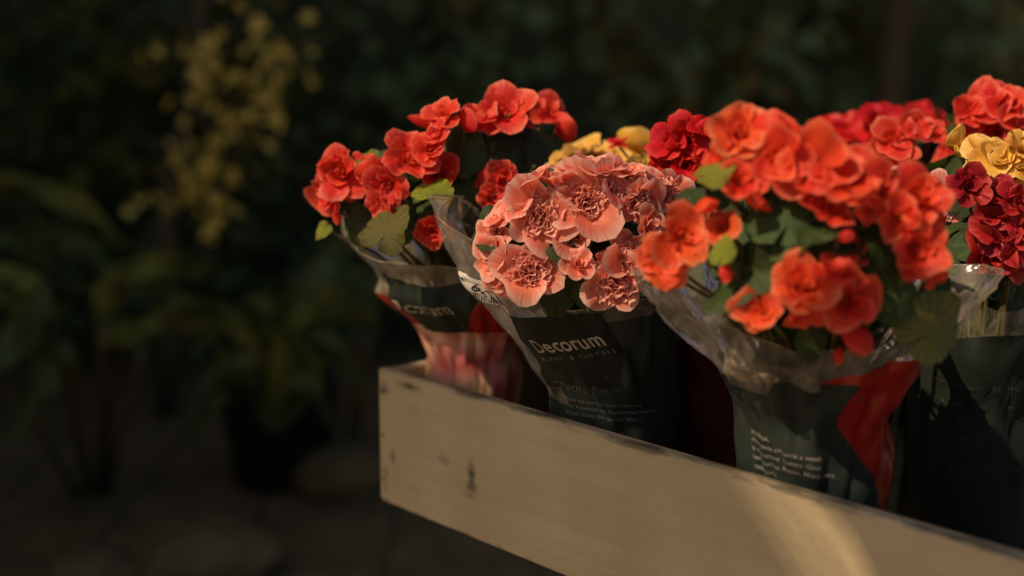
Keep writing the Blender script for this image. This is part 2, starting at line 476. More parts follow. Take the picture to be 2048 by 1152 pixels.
def rose_core(seed):
    r = random.Random(seed)
    mb = MB()
    n = (12, 10, 14, 8, 12, 11, 7)[seed % 7]; op = (1.0, 1.25, 0.8, 1.3, 0.65, 1.1, 1.45)[seed % 7]
    for k in range(n):
        q = k / (n - 1)
        az = k * 2.39996 + r.uniform(-0.3, 0.3)
        R = 0.025 + 0.20 * q
        L = 0.30 + 0.42 * q + r.uniform(-0.04, 0.04)
        b0 = (0.02 + 0.62 * q + r.uniform(-0.1, 0.1)) * op
        b1 = b0 + r.uniform(-0.15, 0.5) * (0.3 + q)
        mb.grid(petal_fn(az, r.uniform(1.0, 1.5) * (1 - 0.25 * q), R, L, b0, b1, r.uniform(0.25, 0.5), 0.03 + 0.05 * q, r.uniform(3, 7), r.uniform(0, 6), spiral=r.uniform(0.1, 0.3), lean=r.uniform(-0.1, 0.1)), 9, 6)
    me = mb.mesh('rose_core'); me.materials.append(None)
    return me

def ruffle_core(seed):
    """carnation-like heart of many small frilled petals"""
    r = random.Random(seed)
    mb = MB()
    n = 46
    for k in range(n):
        q = ((k + 0.5) / n) ** 0.75
        az = k * 2.39996 + r.uniform(-0.5, 0.5)
        R = 0.015 + 0.20 * q
        L = 0.34 + 0.20 * q + r.uniform(-0.05, 0.05)
        W = r.uniform(0.18, 0.30)
        tilt = 0.05 + 1.0 * q + r.uniform(-0.2, 0.2)
        ru, fq, ph, cv = r.uniform(0.05, 0.09), r.uniform(3.5, 6.5), r.uniform(0, 6), r.uniform(-0.9, 0.9)
        rot = Matrix.Rotation(az, 3, 'Z') @ Matrix.Rotation(tilt, 3, 'Y') @ Matrix.Rotation(r.uniform(-0.9, 0.9), 3, 'Z')
        o = Vector((R * math.cos(az), R * math.sin(az), 0.02 * (1 - q)))
        def fn(uu, tt, W=W, L=L, ru=ru, fq=fq, ph=ph, cv=cv, rot=rot, o=o):
            s_ = uu * 2 - 1
            tm = 1 - 0.28 * s_ * s_ + 0.035 * math.sin(s_ * fq * 2.6 + ph)
            t = tt * tm
            x = cv * 0.10 * t * t + ru * tt ** 1.6 * math.sin(s_ * fq + ph) - 0.12 * s_ * s_ * W
            return o + rot @ Vector((x, s_ * W * (0.25 + 0.75 * tt ** 0.8), t * L))
        mb.grid(fn, 16, 5)
    mb.uv = [(a, 0.52 + 0.48 * b) for a, b in mb.uv]
    me = mb.mesh('ruffle_core'); me.materials.append(None)
    return me

def bud_mesh(seed):
    """two clam-like tepals closed over each other"""
    r = random.Random(seed)
    mb = MB()
    bw = (0.5, 0.72, 0.84, 0.66)[seed % 4]
    for sgn in (0, PI):
        asy = r.uniform(0.85, 1.1)
        def fn(uu, tt, sgn=sgn, asy=asy):
            s = uu * 2 - 1
            t = tt * (1 - 0.22 * abs(s) ** 2)
            wdt = bw * math.sin(PI * min(1, (0.06 + 0.86 * t)) ** 0.9) * asy
            th = 0.20 * math.sin(PI * t ** 0.8) * (1 - abs(s) ** 2) + 0.012
            sg = 1 if sgn == 0 else -1
            return (wdt * s, sg * th * 1.25 + 0.04 * s * t + 0.10 * math.sin(s * 2 + 1) * t * t, t * (1.5 - bw * 0.75) - 0.05)
        mb.grid(fn, 8, 8)
    me = mb.mesh('bud'); me.materials.append(None)
    return me

PETALS = [petal_mesh(100 + i) for i in range(12)]
ROSES = [rose_core(200 + i) for i in range(7)]
RUFFS = [ruffle_core(300 + i) for i in range(6)]
BUDS = [bud_mesh(400 + i) for i in range(4)]

def bract_mesh():
    mb = MB()
    for k in range(2):
        mb.grid(petal_fn(k * PI + 0.4, 0.8, 0.03, 0.34, 1.0, 0.5, 0.5, 0.02, 3, 1), 5, 4)
    mb.tube([(0, 0, -0.10), (0, 0, 0.02), (0, 0, 0.08)], 0.05, 0.085, 7)
    return mb.mesh('bract')
BRACT = bract_mesh(); BRACT.materials.append(M['bract'])

def leaf_mesh(seed, curl=0.34, crenate=0.09):
    """rounded lopsided begonia leaf, unit radius, stalk at the origin side"""
    r = random.Random(seed)
    ph = r.uniform(0, 6); cu = curl * r.uniform(0.6, 1.4)
    mb = MB()
    NA, NR = 54, 6
    def fn(uu, tt):
        a = (uu - 0.5) * 2 * PI * 0.955
        rad = 0.60 + 0.26 * math.cos(a * 0.5) + 0.26 * math.exp(-((a - 0.12) / 0.42) ** 2) + 0.10 * math.exp(-((abs(a) - 2.3) / 0.5) ** 2)
        rad *= 1 + 0.17 * math.sin(a + 0.3) + 0.05 * math.sin(2 * a + ph)
        rad *= 1 + crenate * (0.6 * abs(math.sin(a * 6.5 + ph)) + 0.4 * abs(math.sin(a * 17)))
        x, y = tt * rad * math.cos(a), tt * rad * math.sin(a)
        z = -cu * (tt * rad) ** 2 * (0.5 + 0.7 * math.cos(a * 2 + ph)) + 0.09 * tt ** 2 * math.sin(a * 3 + ph) + 0.06 * tt ** 3 * math.sin(a * 6 - ph) + 0.012 * tt * abs(math.sin(a * 4.5))
        z += 0.16 * tt * tt * noise.noise((x * 1.8 + seed, y * 1.8, 1.7)) + 0.05 * tt * noise.noise((x * 6 + seed, y * 6, 4.7))
        return (x, y, z)
    mb.grid(fn, NA, NR)
    me = mb.mesh('leaf'); me.materials.append(None)
    return me
LEAVES = [leaf_mesh(500 + i) for i in range(8)]

# ------------------------------------------------------------------ plant builder
class Plant:
    def __init__(s, u, v, crown, rc, petal, label, seed, group='potted begonias standing in the crate'):
        s.base = crate_pt(u, v, FLOOR)
        s.root = empty('potted_begonia', s.base)
        tag(s.root, label, 'potted plant', group)
        s.crown = at(*crown); s.cpx = crown[:2]; s.rc = rc; s.pm = M[petal]
        s.r = random.Random(seed)
        s.hub = s.base + Vector((0, 0, 0.13))
    def dome(s, px, py):
        """where the line of sight to px, py meets the rounded crown"""
        o = Vector((0, 0, CAM_H)); d = at(px, py, 1.0) - o; dl = d.length; d = d / dl
        oc = s.crown - o; tm = oc.dot(d)
        m2 = oc.length_squared - tm * tm
        R = s.rc
        t = tm - math.sqrt(R * R - m2) * 0.85 if m2 < R * R else tm
        return o + d * t
    def tuck(s, p):
        """keep a leaf inside the tapering sleeve"""
        h = p.z - s.base.z; hc = s.crown.z - s.base.z
        k = max(0.0, min(1.0, (h - 0.13) / (hc - 0.13)))
        ax = s.base.lerp(s.crown, k); d = Vector((p.x - ax.x, p.y - ax.y, 0))
        lim = 0.006 + max(0.0, h - 0.17) * 0.40
        if h < 0.31 and d.length > lim: p = p - d * (1 - lim / d.length)
        return p
    def to_local(s, p): return p - s.base
    def stem(s, p, r0=0.0028, r1=0.0016, mat='stem', start=None):
        a = s.to_local(start if start is not None else s.hub + Vector((s.r.uniform(-.02, .02), s.r.uniform(-.02, .02), s.r.uniform(-0.02, 0.03))))
        b = s.to_local(p); mid = a.lerp(b, 0.22) + Vector((s.r.uniform(-.006, .006), s.r.uniform(-.006, .006), 0)); mid.z = a.z + 0.72 * max(0.0, b.z - a.z)
        pts = [(a * (1 - t) + mid * t) * (1 - t) + (mid * (1 - t) + b * t) * t for t in (0, .25, .5, .75, 1)]
        mb = MB(); mb.tube(pts, r0, r1, 6)
        link('stem', mb.mesh('stem'), s.root, M[mat])
    def flower(s, px, py, dia, kind='r', face=None, dd=0.0, mat=None, npet=None):
        r = s.r
        p = s.dome(px, py)
        if dd: p = p + (p - Vector((0, 0, CAM_H))).normalized() * dd
        depth = (p - Vector((0, 0, CAM_H))).dot(-TOCAM)
        rad = dia / 2 * depth / FPX * (1.04 if kind == 'c' else 0.90)
        out = (p - s.crown).normalized()
        if face is None:
            nrm = (out * 0.8 + TOCAM * 0.45 + Vector((0, 0, 0.35)) + Vector((r.uniform(-.3, .3), r.uniform(-.3, .3), r.uniform(-.3, .3)))).normalized()
        else:
            nrm = (camvec(*face) + Vector((r.uniform(-.08, .08), r.uniform(-.08, .08), r.uniform(-.08, .08)))).normalized()
        m = M[mat] if mat else s.pm
        q = aim(nrm, r.uniform(0, 6.28))
        if kind == 'b':
            L = rad * 1.75
            o = link('bud', r.choice(BUDS), s.root, m, s.to_local(p - nrm * rad * 0.9), q, L, True)
            b = link('bract', BRACT, o, loc=(0, 0, -0.06), scale=0.8)
            s.stem(p - nrm * rad * 0.95)
            return
        core = r.choice(RUFFS if kind == 'c' else ROSES)
        cs = rad * (1.16 if kind == 'c' else 1.1) * r.uniform(0.92, 1.08)
        o = link('flower', core, s.root, m, s.to_local(p - nrm * rad * 0.35), q, cs, True)
        n = npet if npet is not None else (r.choice([4, 4, 5]) if kind == 'c' else r.choice([5, 5, 6]))
        a0 = r.uniform(0, 6.28)
        for k in range(n):
            big = 1.0 if k % 2 == 0 else 0.84
            sc = rad * (1.32 if kind == 'c' else 1.36) / cs * big * r.uniform(0.9, 1.1)
            pt = link('petal', r.choice(PETALS), o, m, (0, 0, -0.04 - 0.015 * k),
                      Matrix.Rotation(a0 + k * 2 * PI / n + r.uniform(-.2, .2), 3, 'Z').to_quaternion() @ Matrix.Rotation(r.uniform(-0.22, 0.16), 3, 'Y').to_quaternion(), sc, True)
        link('bract', BRACT, o, loc=(0, 0, -0.1), scale=0.7)
        s.stem(p - nrm * rad * 0.45)
    def cluster(s, specs, prob=0.6, lv=0.35):
        """the listed flowers, with smaller ones and leaves tucked in behind them"""
        for a in specs: s.flower(*a)
        for a in specs:
            if a[3] == 'b': continue
            if s.r.random() < prob:
                an = math.atan2(s.cpx[1] - a[1], s.cpx[0] - a[0]) + s.r.uniform(-1.3, 1.3); q = a[2] * s.r.uniform(0.4, 0.62)
                s.flower(a[0] + q * math.cos(an), a[1] + q * math.sin(an) * 0.8, a[2] * s.r.uniform(0.55, 0.85), s.r.choice([a[3], a[3], 'r', 'b']), None, s.r.uniform(0.012, 0.035), a[6] if len(a) > 6 else None)
            if s.r.random() < lv:
                an = math.atan2(s.cpx[1] - a[1], s.cpx[0] - a[0]) + s.r.uniform(-0.7, 0.7); q = a[2] * 0.66
                s.leaf(a[0] + q * math.cos(an), a[1] + q * math.sin(an), s.r.uniform(50, 85), (s.r.uniform(-.4, .4), s.r.uniform(.3, .8), .8), s.r.uniform(0.2, 3.0), s.r.choice(['leaf', 'leaf', 'leaf_mid']), 0.03, False)
    def leaf(s, px, py, dia, face=(0, 0.3, 1), spin=0.0, mat='leaf', dd=0.026, stalk=True):
        r = s.r
        p = s.dome(px, py); p = p + (p - Vector((0, 0, CAM_H))).normalized() * dd
        depth = (p - Vector((0, 0, CAM_H))).dot(-TOCAM)
        rad = dia / 2 * depth / FPX * 1.12
        nrm = camvec(*face)
        q = aim(nrm, spin)
        loc = p - (q @ Vector((0.3, 0, 0))) * rad
        link('leaf', r.choice(LEAVES), s.root, M[mat], s.to_local(loc), q, rad, True)
        if stalk: s.stem(loc - nrm * 0.002, 0.0026, 0.0018)
    def fill(s, n, rmin=0.35, rmax=0.85, zlo=-0.6, zhi=0.55, size=0.04):
        """leaves filling the inside of the crown"""
        r = s.r
        for k in range(n):
            a = r.uniform(0, 2 * PI); z = r.uniform(zlo, zhi); q = r.uniform(rmin, rmax)
            d = Vector((math.cos(a), math.sin(a), 0)) * math.sqrt(max(0, 1 - z * z)) + Vector((0, 0, z))
            p = s.tuck(s.crown + d * s.rc * q)
            nr = (d * 0.6 + Vector((0, 0, 0.7)) + Vector((r.uniform(-.4, .4), r.uniform(-.4, .4), r.uniform(-.2, .2)))).normalized()
            link('leaf', r.choice(LEAVES), s.root, M['leaf'], s.to_local(p), aim(nr, r.uniform(0, 6.28)), size * r.uniform(0.7, 1.25) * (0.7 if p.z - s.base.z < 0.30 else 1.0), True)
            if k % 3 == 0: s.stem(p, 0.0026, 0.0018)
    def underfill(s, n, spread=0.07, size=0.03):
        """leaves low down between the pot and the crown"""
        r = s.r
        for k in range(n):
            t = r.uniform(0.15, 0.8)
            a = r.uniform(0, 2 * PI); q = r.uniform(0.3, 1.0) * (0.02 + spread * t)
            p = s.hub.lerp(s.crown, t) + Vector((math.cos(a) * q, math.sin(a) * q, 0)); p = s.tuck(p)
            nr = Vector((math.cos(a), math.sin(a), r.uniform(-.2, .8))).normalized()
            link('leaf', r.choice(LEAVES), s.root, M['leaf'], s.to_local(p), aim(nr, r.uniform(0, 6.28)), size * r.uniform(0.8, 1.2), True)
    def pot(s, r0=0.044, r1=0.058, h=0.10):
        mb = MB()
        prof = [(0.0, 0.002), (r0, 0.002), (r0 + (r1 - r0) * 0.85, h * 0.85), (r1 + 0.001, h * 0.86), (r1 + 0.002, h), (r1 - 0.002, h), (r1 - 0.004, h * 0.88)]
        mb.grid(lambda uu, tt: (prof[round(tt * 6)][0] * math.cos(uu * 2 * PI), prof[round(tt * 6)][0] * math.sin(uu * 2 * PI), prof[round(tt * 6)][1]), 28, 6, True)
        link('pot', mb.mesh('pot'), s.root, M['pot'])
        mb = MB()
        mb.grid(lambda uu, tt: (tt * (r1 - 0.005) * math.cos(uu * 2 * PI), tt * (r1 - 0.005) * math.sin(uu * 2 * PI), h * 0.89 + 0.004 * noise.noise((uu * 9, tt * 9, 3))), 28, 5, True)
        link('soil', mb.mesh('soil'), s.root, M['soil'])

def lerp_table(tab, z):
    if z <= tab[0][0]: return tab[0][1:]
    for a, b in zip(tab, tab[1:]):
        if z <= b[0]:
            t = (z - a[0]) / (b[0] - a[0]); t = t * t * (3 - 2 * t) * 0.5 + t * 0.5
            return tuple(x + (y - x) * t for x, y in zip(a[1:], b[1:]))
    return tab[-1][1:]

class Sleeve:
    """plastic sleeve round a plant: table rows are (height, left extent, right extent, depth radius) about the plant base;
    angle 0 faces the front of the display, negative to the left"""
    def __init__(s, plant, tab, rim, crumple=0.006, seed=1):
        s.p = plant; s.tab = tab; s.rim = rim; s.cr = crumple; s.seed = seed
    def surf(s, th, t, off=0.0):
        z0 = s.tab[0][0]
        z = z0 + (s.rim(th) - z0) * t
        l, r_, d = lerp_table(s.tab, z)
        cx, rx = (r_ + l) / 2, (r_ - l) / 2
        c, sn = math.cos(th), math.sin(th)
        k = (z - z0) / 0.3
        f = s.cr * (0.35 + 2.2 * k * k)
        cv = abs(noise.noise((c * 2.3 + s.seed * 7.1, sn * 2.3, z * 11))) * 2 - 0.4
        cv += 0.6 * (abs(noise.noise((c * 5 + s.seed * 3.3, sn * 5, z * 22 + c * 3))) * 2 - 0.4)
        fold = math.sin(th * 5 + s.seed + z * 8) * 0.35
        g = 1 - 0.0
        dr = f * (cv + fold) + off
        return Vector((cx + (rx + dr) * sn, -(d + dr) * c, z))
    def build(s, layers, rest, nth=120, nt=34):
        """cut the sleeve into its printed and clear pieces: layers are (name, material, g(th, z)) with g > 0 inside"""
        z0 = s.tab[0][0]
        G = lambda g, q: g(q[0], z0 + (s.rim(q[0]) - z0) * q[1])
        def clip(poly, g, sg):
            out = []
            for a, b in zip(poly, poly[1:] + poly[:1]):
                ga, gb = sg * G(g, a), sg * G(g, b)
                if ga >= 0: out.append(a)
                if (ga > 0 > gb) or (ga < 0 < gb):
                    k = ga / (ga - gb); out.append((a[0] + (b[0] - a[0]) * k, a[1] + (b[1] - a[1]) * k))
            return out if len(out) > 2 else []
        bins = {nm: ([], [], {}) for nm, _, _ in layers}; bins[rest[0]] = ([], [], {})
        def add(nm, poly):
            vs, fs, ix = bins[nm]; f = []
            for q in poly:
                key = (round(q[0], 4), round(q[1], 4))
                if key not in ix: ix[key] = len(vs); vs.append(key)
                if not f or f[-1] != ix[key]: f.append(ix[key])
            if len(f) > 2 and f[0] == f[-1]: f.pop()
            if len(set(f)) > 2 and len(set(f)) == len(f): fs.append(tuple(f))
        for j in range(nt):
            for i in range(nth):
                t0, t1 = -PI + 2 * PI * i / nth, -PI + 2 * PI * (i + 1) / nth
                poly = [(t0, j / nt), (t1, j / nt), (t1, (j + 1) / nt), (t0, (j + 1) / nt)]
                for nm, mt, g in layers:
                    ins = clip(poly, g, 1)
                    if ins: add(nm, ins)
                    poly = clip(poly, g, -1)
                    if not poly: break
                if poly: add(rest[0], poly)
        first = None
        for nm, mt in [(a, b) for a, b, _ in layers] + [rest]:
            vs, fs, ix = bins[nm]
            if not fs: continue
            o = link(nm, mesh(nm, [s.surf(*q) for q in vs], fs, True, [(q[0] / 6.2832 + 0.5, q[1]) for q in vs]), first or s.p.root, M[mt])
            first = first or o
        s.obj = first
        return first
    def edge(s, a0, a1, mat='crinkle', r=0.0009):
        """rolled upper edge of the film"""
        pts = [s.surf(a0 + (a1 - a0) * k / 60, 0.998) for k in range(61)]
        mb = MB(); mb.tube(pts, r, r, 5)
        return link('film_edge', mb.mesh('film_edge'), s.obj, M[mat])
    def zt(s, th, z):
        z0 = s.tab[0][0]; return (z - z0) / (s.rim(th) - z0)
    def wrap(s, x, y, th0, z0, tilt, off):
        """flat print (metres, about its own origin) laid on the sleeve"""
        c, sn = math.cos(tilt), math.sin(tilt)
        X, Y = x * c - y * sn, x * sn + y * c
        z = z0 + Y
        l, r_, d = lerp_table(s.tab, z)
        th = th0 + X / max(0.03, (r_ - l + 2 * d) / 4)
        return s.surf(th, s.zt(th, z), off)
    def text(s, body, size, th0, z0, tilt=0.0, mat='ink', off=0.0012, bold=0.0, shear=0.0, name='lettering', spacing=1.0, align='CENTER'):
        cu = bpy.data.curves.new('t', 'FONT'); cu.body = body; cu.size = size; cu.align_x = align
        cu.offset = bold * size; cu.shear = shear; cu.space_character = spacing; cu.resolution_u = 3
        ob = bpy.data.objects.new('t', cu); COL.objects.link(ob)
        dg = bpy.context.evaluated_depsgraph_get()
        me = bpy.data.meshes.new_from_object(ob.evaluated_get(dg))
        bpy.data.objects.remove(ob); bpy.data.curves.remove(cu)
        me.materials.clear()
        for v in me.vertices:
            v.co = s.wrap(v.co.x, v.co.y, th0, z0, tilt, off)
        me.name = name
        return link(name, me, s.obj, M[mat])
    def strip(s, pts, wd, th0, z0, tilt=0.0, mat='ink', off=0.0012, name='printed_line'):
        mb = MB()
        for a, b in zip(pts, pts[1:]):
            a, b = Vector(a), Vector(b); d = (b - a); n = max(2, int(d.length / 0.004)); nn = Vector((-d.y, d.x)).normalized() * wd / 2
            mb.grid(lambda uu, tt: s.wrap(*(a + d * uu + nn * (tt * 2 - 1)), th0, z0, tilt, off), n, 1)
        return link(name, mb.mesh(name), s.obj, M[mat])
    def patch(s, w_, h_, th0, z0, tilt, mat, off, name, n=10):
        mb = MB()
        mb.grid(lambda uu, tt: s.wrap((uu - 0.5) * w_, (tt - 0.5) * h_, th0, z0, tilt, off), n, 6)
        return link(name, mb.mesh(name), s.obj, M[mat])

D2 = math.radians
#PLANTS
# ---- coral begonia at the left end of the crate
P = Plant(0.075, 0.085, (885, 375, 1.66), 0.150, 'coral', 'coral red begonia in a milky sleeve with pink flower print at the crate\'s end', 1)
P.pot(0.040, 0.050, 0.10)
FL = []
for a in ((680, 345, 112, 'r', (-.1, .25, 1)), (652, 392, 95, 'r', (-.6, -.3, .6)), (668, 318, 62, 'r', (-.3, .9, .1)), (745, 332, 72, 'b', (0, .9, .3)),
          (822, 312, 122, 'r', (.2, .45, .8)), (776, 372, 92, 'r', (-.1, -.4, .8)), (762, 412, 72, 'r', (-.5, -.4, .7)), (888, 228, 82, 'r', (-.2, .5, .7)),
          (868, 268, 70, 'r', (-.5, .3, .6)), (938, 236, 66, 'b', (.3, .7, .5)), (1008, 222, 122, 'r', (-.1, .35, .9)), (1048, 208, 86, 'r', (.4, .8, .3)),
          (1100, 226, 86, 'r', (.3, .4, .8)), (1134, 252, 66, 'b', (.7, .3, .5)), (864, 462, 76, 'r', (.1, -.2, 1)), (856, 296, 76, 'r', (-.2, .3, .9)),
          (674, 436, 34, 'b', (-.1, -.95, .2)), (1010, 360, 80, 'r', (.2, .1, .9)), (985, 395, 70, 'r', (.0, .0, .9)), (728, 350, 40, 'r', None)):
    FL.append(a)
P.cluster(FL, 0.5, 0.55)
for a in ((925, 300, 120, (-.3, .2, .9), 1.2), (985, 305, 110, (.1, .5, .9), -1.4), (1055, 300, 90, (.3, .3, .9), -0.8), (930, 380, 110, (.1, .3, 1), -1.9), (1010, 330, 110, (.2, .2, .8), 2.2),
          (800, 440, 80, (-.2, .2, .9), 2.6), (720, 440, 80, (-.3, 0, .9), 2.0)):
    P.leaf(*a)
P.leaf(875, 378, 84, (.2, .75, .7), 1.0, 'leaf_lime', -0.01)
P.leaf(782, 452, 112, (-.35, .35, .8), 1.2, 'leaf_olive', -0.03)
P.leaf(642, 460, 38, (-.3, .3, .8), -2.2, 'leaf_lime', 0)
P.leaf(735, 316, 70, (0, .8, .5), 1.2, 'leaf_olive', 0.03)
P.fill(26, 0.2, 0.75, -0.7, 0.35, 0.034); P.underfill(14, 0.03, 0.022)
S1 = Sleeve(P, [(0.004, -.049, .049, .049), (0.10, -.053, .053, .052), (0.145, -.055, .055, .055), (0.165, -.052, .050, .052), (0.195, -.056, .056, .056), (0.205, -.062, .062, .064), (0.245, -.112, .085, .10), (0.262, -.113, .088, .10), (0.315, -.150, .12, .13), (0.34, -.16, .13, .14)],
            lambda th: 0.296 + 0.022 * math.cos(th + 1.57) - 0.012 * math.cos(th) + 0.008 * math.sin(3 * th + 1), 0.006, 3)
def wob(th, z, k): return noise.noise((th * 2.2 + k, z * 30, k)) * 0.012
S1.build([('sleeve', 'print', lambda th, z: 0.205 - z),
          ('black_panel', 'black', lambda th, z: min(0.270 + 0.006 * math.sin(5 * th) - z, (th + 1.0) * 0.1, (0.12 + (z - 0.23) * 7 - th) * 0.1)),
          ('red_band', 'redfilm', lambda th, z: min(0.240 + wob(th, z, 1) - z + 0.012 * math.cos(th), 1))],
         ('film_collar', 'kraft'), nt=44)
S1.edge(-2.6, 1.6, 'kraft')
S1.text('Decorum', 0.021, D2(-30), 0.232, 0.02, 'ink', 0.002, 0.012)

# ---- pink begonia in the clear sleeve
P = Plant(0.305, 0.088, (1150, 480, 1.475), 0.128, 'pink', 'pale pink ruffled begonia in a clear sleeve with a black printed panel and price sticker', 2)
P.pot()
FL = []
for a in ((1085, 432, 132, 'c', (-.05, .1, 1)), (1174, 402, 138, 'c', (.1, .05, 1)), (1228, 372, 108, 'c', (.55, .2, .7)), (1285, 405, 100, 'c', (.5, -.1, .8)), (1336, 382, 92, 'c', (.3, .1, .9)),
          (1112, 362, 92, 'r', (.0, .95, .1)), (1062, 362, 106, 'r', (-.4, .8, .3)), (1140, 340, 84, 'r', (0, .9, .1)), (1195, 335, 100, 'r', (.1, .85, .3)), (1038, 405, 92, 'c', (-.5, .4, .6)),
          (1002, 430, 72, 'r', (-.6, .4, .5)), (982, 468, 80, 'c', (-.6, .1, .7)), (982, 513, 84, 'c', (-.7, -.1, .6)), (992, 552, 76, 'r', (-.4, -.3, .8)), (1014, 574, 72, 'r', (-.2, -.6, .7)),
          (1056, 540, 132, 'c', (.0, .05, 1)), (1158, 528, 72, 'r', (.05, .35, .9)), (1230, 566, 126, 'c', (.05, -.1, 1)), (1262, 508, 106, 'c', (.35, .1, .8)), (1300, 452, 82, 'r', (.5, -.1, .7)),
          (1312, 362, 72, 'r', (.3, .8, .4)), (1180, 322, 60, 'c', (.1, .9, .3)), (1258, 340, 80, 'r', (.2, .8, .4))):
    FL.append(a)
P.cluster(FL, 0.2, 0.0)
for a in ((1010, 490, 70, (-.2, .1, 1), 1.8), (1195, 492, 80, (.2, .6, .8), 1.2, 'leaf', 0.045), (1290, 480, 80, (.3, .2, .9), -1), (1110, 590, 90, (0, -.1, 1), -1.5), (1180, 580, 80, (.1, .1, 1), 2.8), (1300, 530, 90, (.3, .1, .9), 0.2)):
    P.leaf(*a)
P.fill(34, 0.15, 0.78, -0.9, 0.5, 0.032); P.underfill(24, 0.04, 0.026)
S2 = Sleeve(P, [(0.004, -.062, .062, .062), (0.10, -.066, .066, .065), (0.16, -.067, .066, .066), (0.205, -.092, .068, .078), (0.255, -.126, .066, .096), (0.295, -.156, .064, .112), (0.365, -.176, .062, .122), (0.40, -.178, .06, .124)],
            lambda th: 0.292 + 0.085 * max(0, math.cos(th + 1.55)) ** 2.5 - 0.016 * max(0, math.cos(th)) + 0.03 * max(0, -math.cos(th)) + 0.006 * math.sin(4 * th), 0.005, 5)
S2.build([('sleeve', 'black', lambda th, z: max(0.163 + wob(th, z, 2) - z, min(0.264 + wob(th, z, 4) - z, (th - max(-1.35 + (z - 0.165) * 9, -0.78)) * 0.06)))],
         ('clear_film', 'film'))
S2.patch(0.106, 0.080, D2(-19), 0.226, 0.10, 'card', 0.0018, 'label_panel', 24)
S2.edge(-2.6, 2.2)
S2.text('Decorum', 0.0212, D2(-19), 0.2285, 0.20, 'ink', 0.0028, 0.014, spacing=1.05)
S2.text('PLANTS & FLOWERS', 0.0055, D2(-17), 0.2195, 0.20, 'ink_dim', 0.0028, 0.004, spacing=1.9)
S2.strip([(-.052, .012), (-.049, -.030)], 0.0007, D2(-19), 0.2285, 0.03, 'ink_dim', 0.0015)
S2.strip([(.052, .012), (.053, -.018), (.012, -.036), (-.04, -.038)], 0.0006, D2(-19), 0.2285, 0.06, 'ink_dim', 0.0015)
S2.text('Petite fleur', 0.014, D2(-20), 0.180, 0.0, 'ink_faint', 0.0028, 0.0, 0.35)
for k, tx in enumerate(('Water me not too much, keep me', 'near a window, my flowers need room to', 'bloom. More care tips and photos')):
    S2.text(tx, 0.0058, D2(-46), 0.169 - 0.0075 * k, -0.05, 'ink_dim', 0.0028, align='LEFT')
st = S2.patch(0.047, 0.024, D2(-57), 0.285, -0.42, 'paper', 0.0022, 'price_sticker', 14)
S2.text('\u20ac  6,49', 0.0125, D2(-59), 0.2855, -0.42, 'sticker_ink', 0.0045, 0.012, name='price')
S2.text('BEGONIA', 0.0042, D2(-59), 0.294, -0.42, 'sticker_ink', 0.0045)
for k in range(26):
    x = -0.017 + k * 0.00125
    S2.strip([(x, -.0088), (x, -.0022)], random.choice([0.0004, 0.0006, 0.0009]), D2(-57), 0.284, -0.42, 'sticker_ink', 0.0045, 'barcode_bar')
S2.text('2000 1506 4321', 0.0032, D2(-57), 0.2722, -0.42, 'sticker_ink', 0.0045)

# ---- orange begonia, largest
P = Plant(0.572, 0.086, (1600, 470, 1.27), 0.150, 'orange', 'large bright orange begonia in a clear and black sleeve with red fold', 3)
P.pot()
FL = []
for a in ((1480, 262, 128, 'r', (-.15, .3, .9), 0, 'tangerine_sun_tint'), (1548, 250, 104, 'b', (.15, .95, .2)), (1560, 318, 112, 'r', (-.4, .0, .9)), (1625, 335, 156, 'r', (-.15, .25, 1)), (1700, 352, 146, 'r', (.1, .45, .9)),
          (1655, 292, 92, 'r', (.2, .9, .2)), (1588, 262, 80, 'r', (.4, .8, .3)), (1480, 362, 102, 'r', (.05, .35, 1)), (1515, 402, 66, 'b', (.2, -.3, .8)), (1414, 412, 76, 'b', (-.1, -.2, .8)), (1368, 470, 134, 'r', (.1, .25, 1), 0, 'tangerine_sun_tint'),
          (1324, 520, 116, 'r', (-.35, .05, .9), 0, 'tangerine_sun_tint'), (1332, 566, 56, 'b', (0, -.95, .2), 0, 'tangerine_sun_tint'), (1765, 372, 104, 'r', (.3, .2, .8)), (1838, 388, 122, 'r', (.2, .35, .9)), (1866, 432, 86, 'r', (.5, .2, .7)),
          (1800, 435, 96, 'r', (.1, -.1, .9)), (1832, 500, 136, 'r', (.2, -.1, 1)), (1868, 548, 72, 'r', (.3, -.7, .6)), (1602, 566, 136, 'r', (-.25, .35, .9), 0, 'tangerine_sun_tint'), (1668, 540, 110, 'r', (.1, .8, .5)), (1702, 600, 142, 'r', (.2, .15, 1)),
          (1520, 622, 104, 'r', (-.4, .1, .8), 0, 'tangerine_sun_tint'), (1606, 632, 76, 'r', (0, -.7, .6)), (1718, 684, 96, 'b', (.05, -.9, .4)), (1678, 712, 42, 'b', (-.1, -.98, .2)), (1452, 548, 46, 'b', (-.1, -.9, .4)), (1694, 472, 40, 'b', (.6, -.2, .6)),
          (1745, 425, 70, 'r', (.1, -.6, .7)), (1440, 312, 80, 'r', (-.6, .3, .6))):
    FL.append(a)
P.cluster(FL, 0.3, 0.55)
for a in ((1590, 425, 150, (-.1, .45, .9), 1.1), (1535, 480, 100, (-.35, .45, .85), -2.3), (1650, 475, 130, (.1, .35, .9), -0.4), (1765, 460, 140, (.2, .2, .9), -2.0), (1390, 390, 62, (-.1, .6, .8), 1.0), (1560, 520, 90, (0, .1, .9), 3.0), (1760, 530, 120, (.3, .1, .9), -1.3), (1480, 560, 90, (-.2, .1, .9), 2.0), (1430, 480, 70, (-.2, .2, .9), -0.5), (1880, 590, 80, (.4, .1, .8), 0.8), (1800, 590, 100, (.2, .1, .9), 1.7), (1620, 690, 70, (0, -.2, 1), -1.5)):
    P.leaf(*a)
P.leaf(1432, 345, 82, (-.3, .65, .7), 0.5, 'leaf_lime', -0.01)
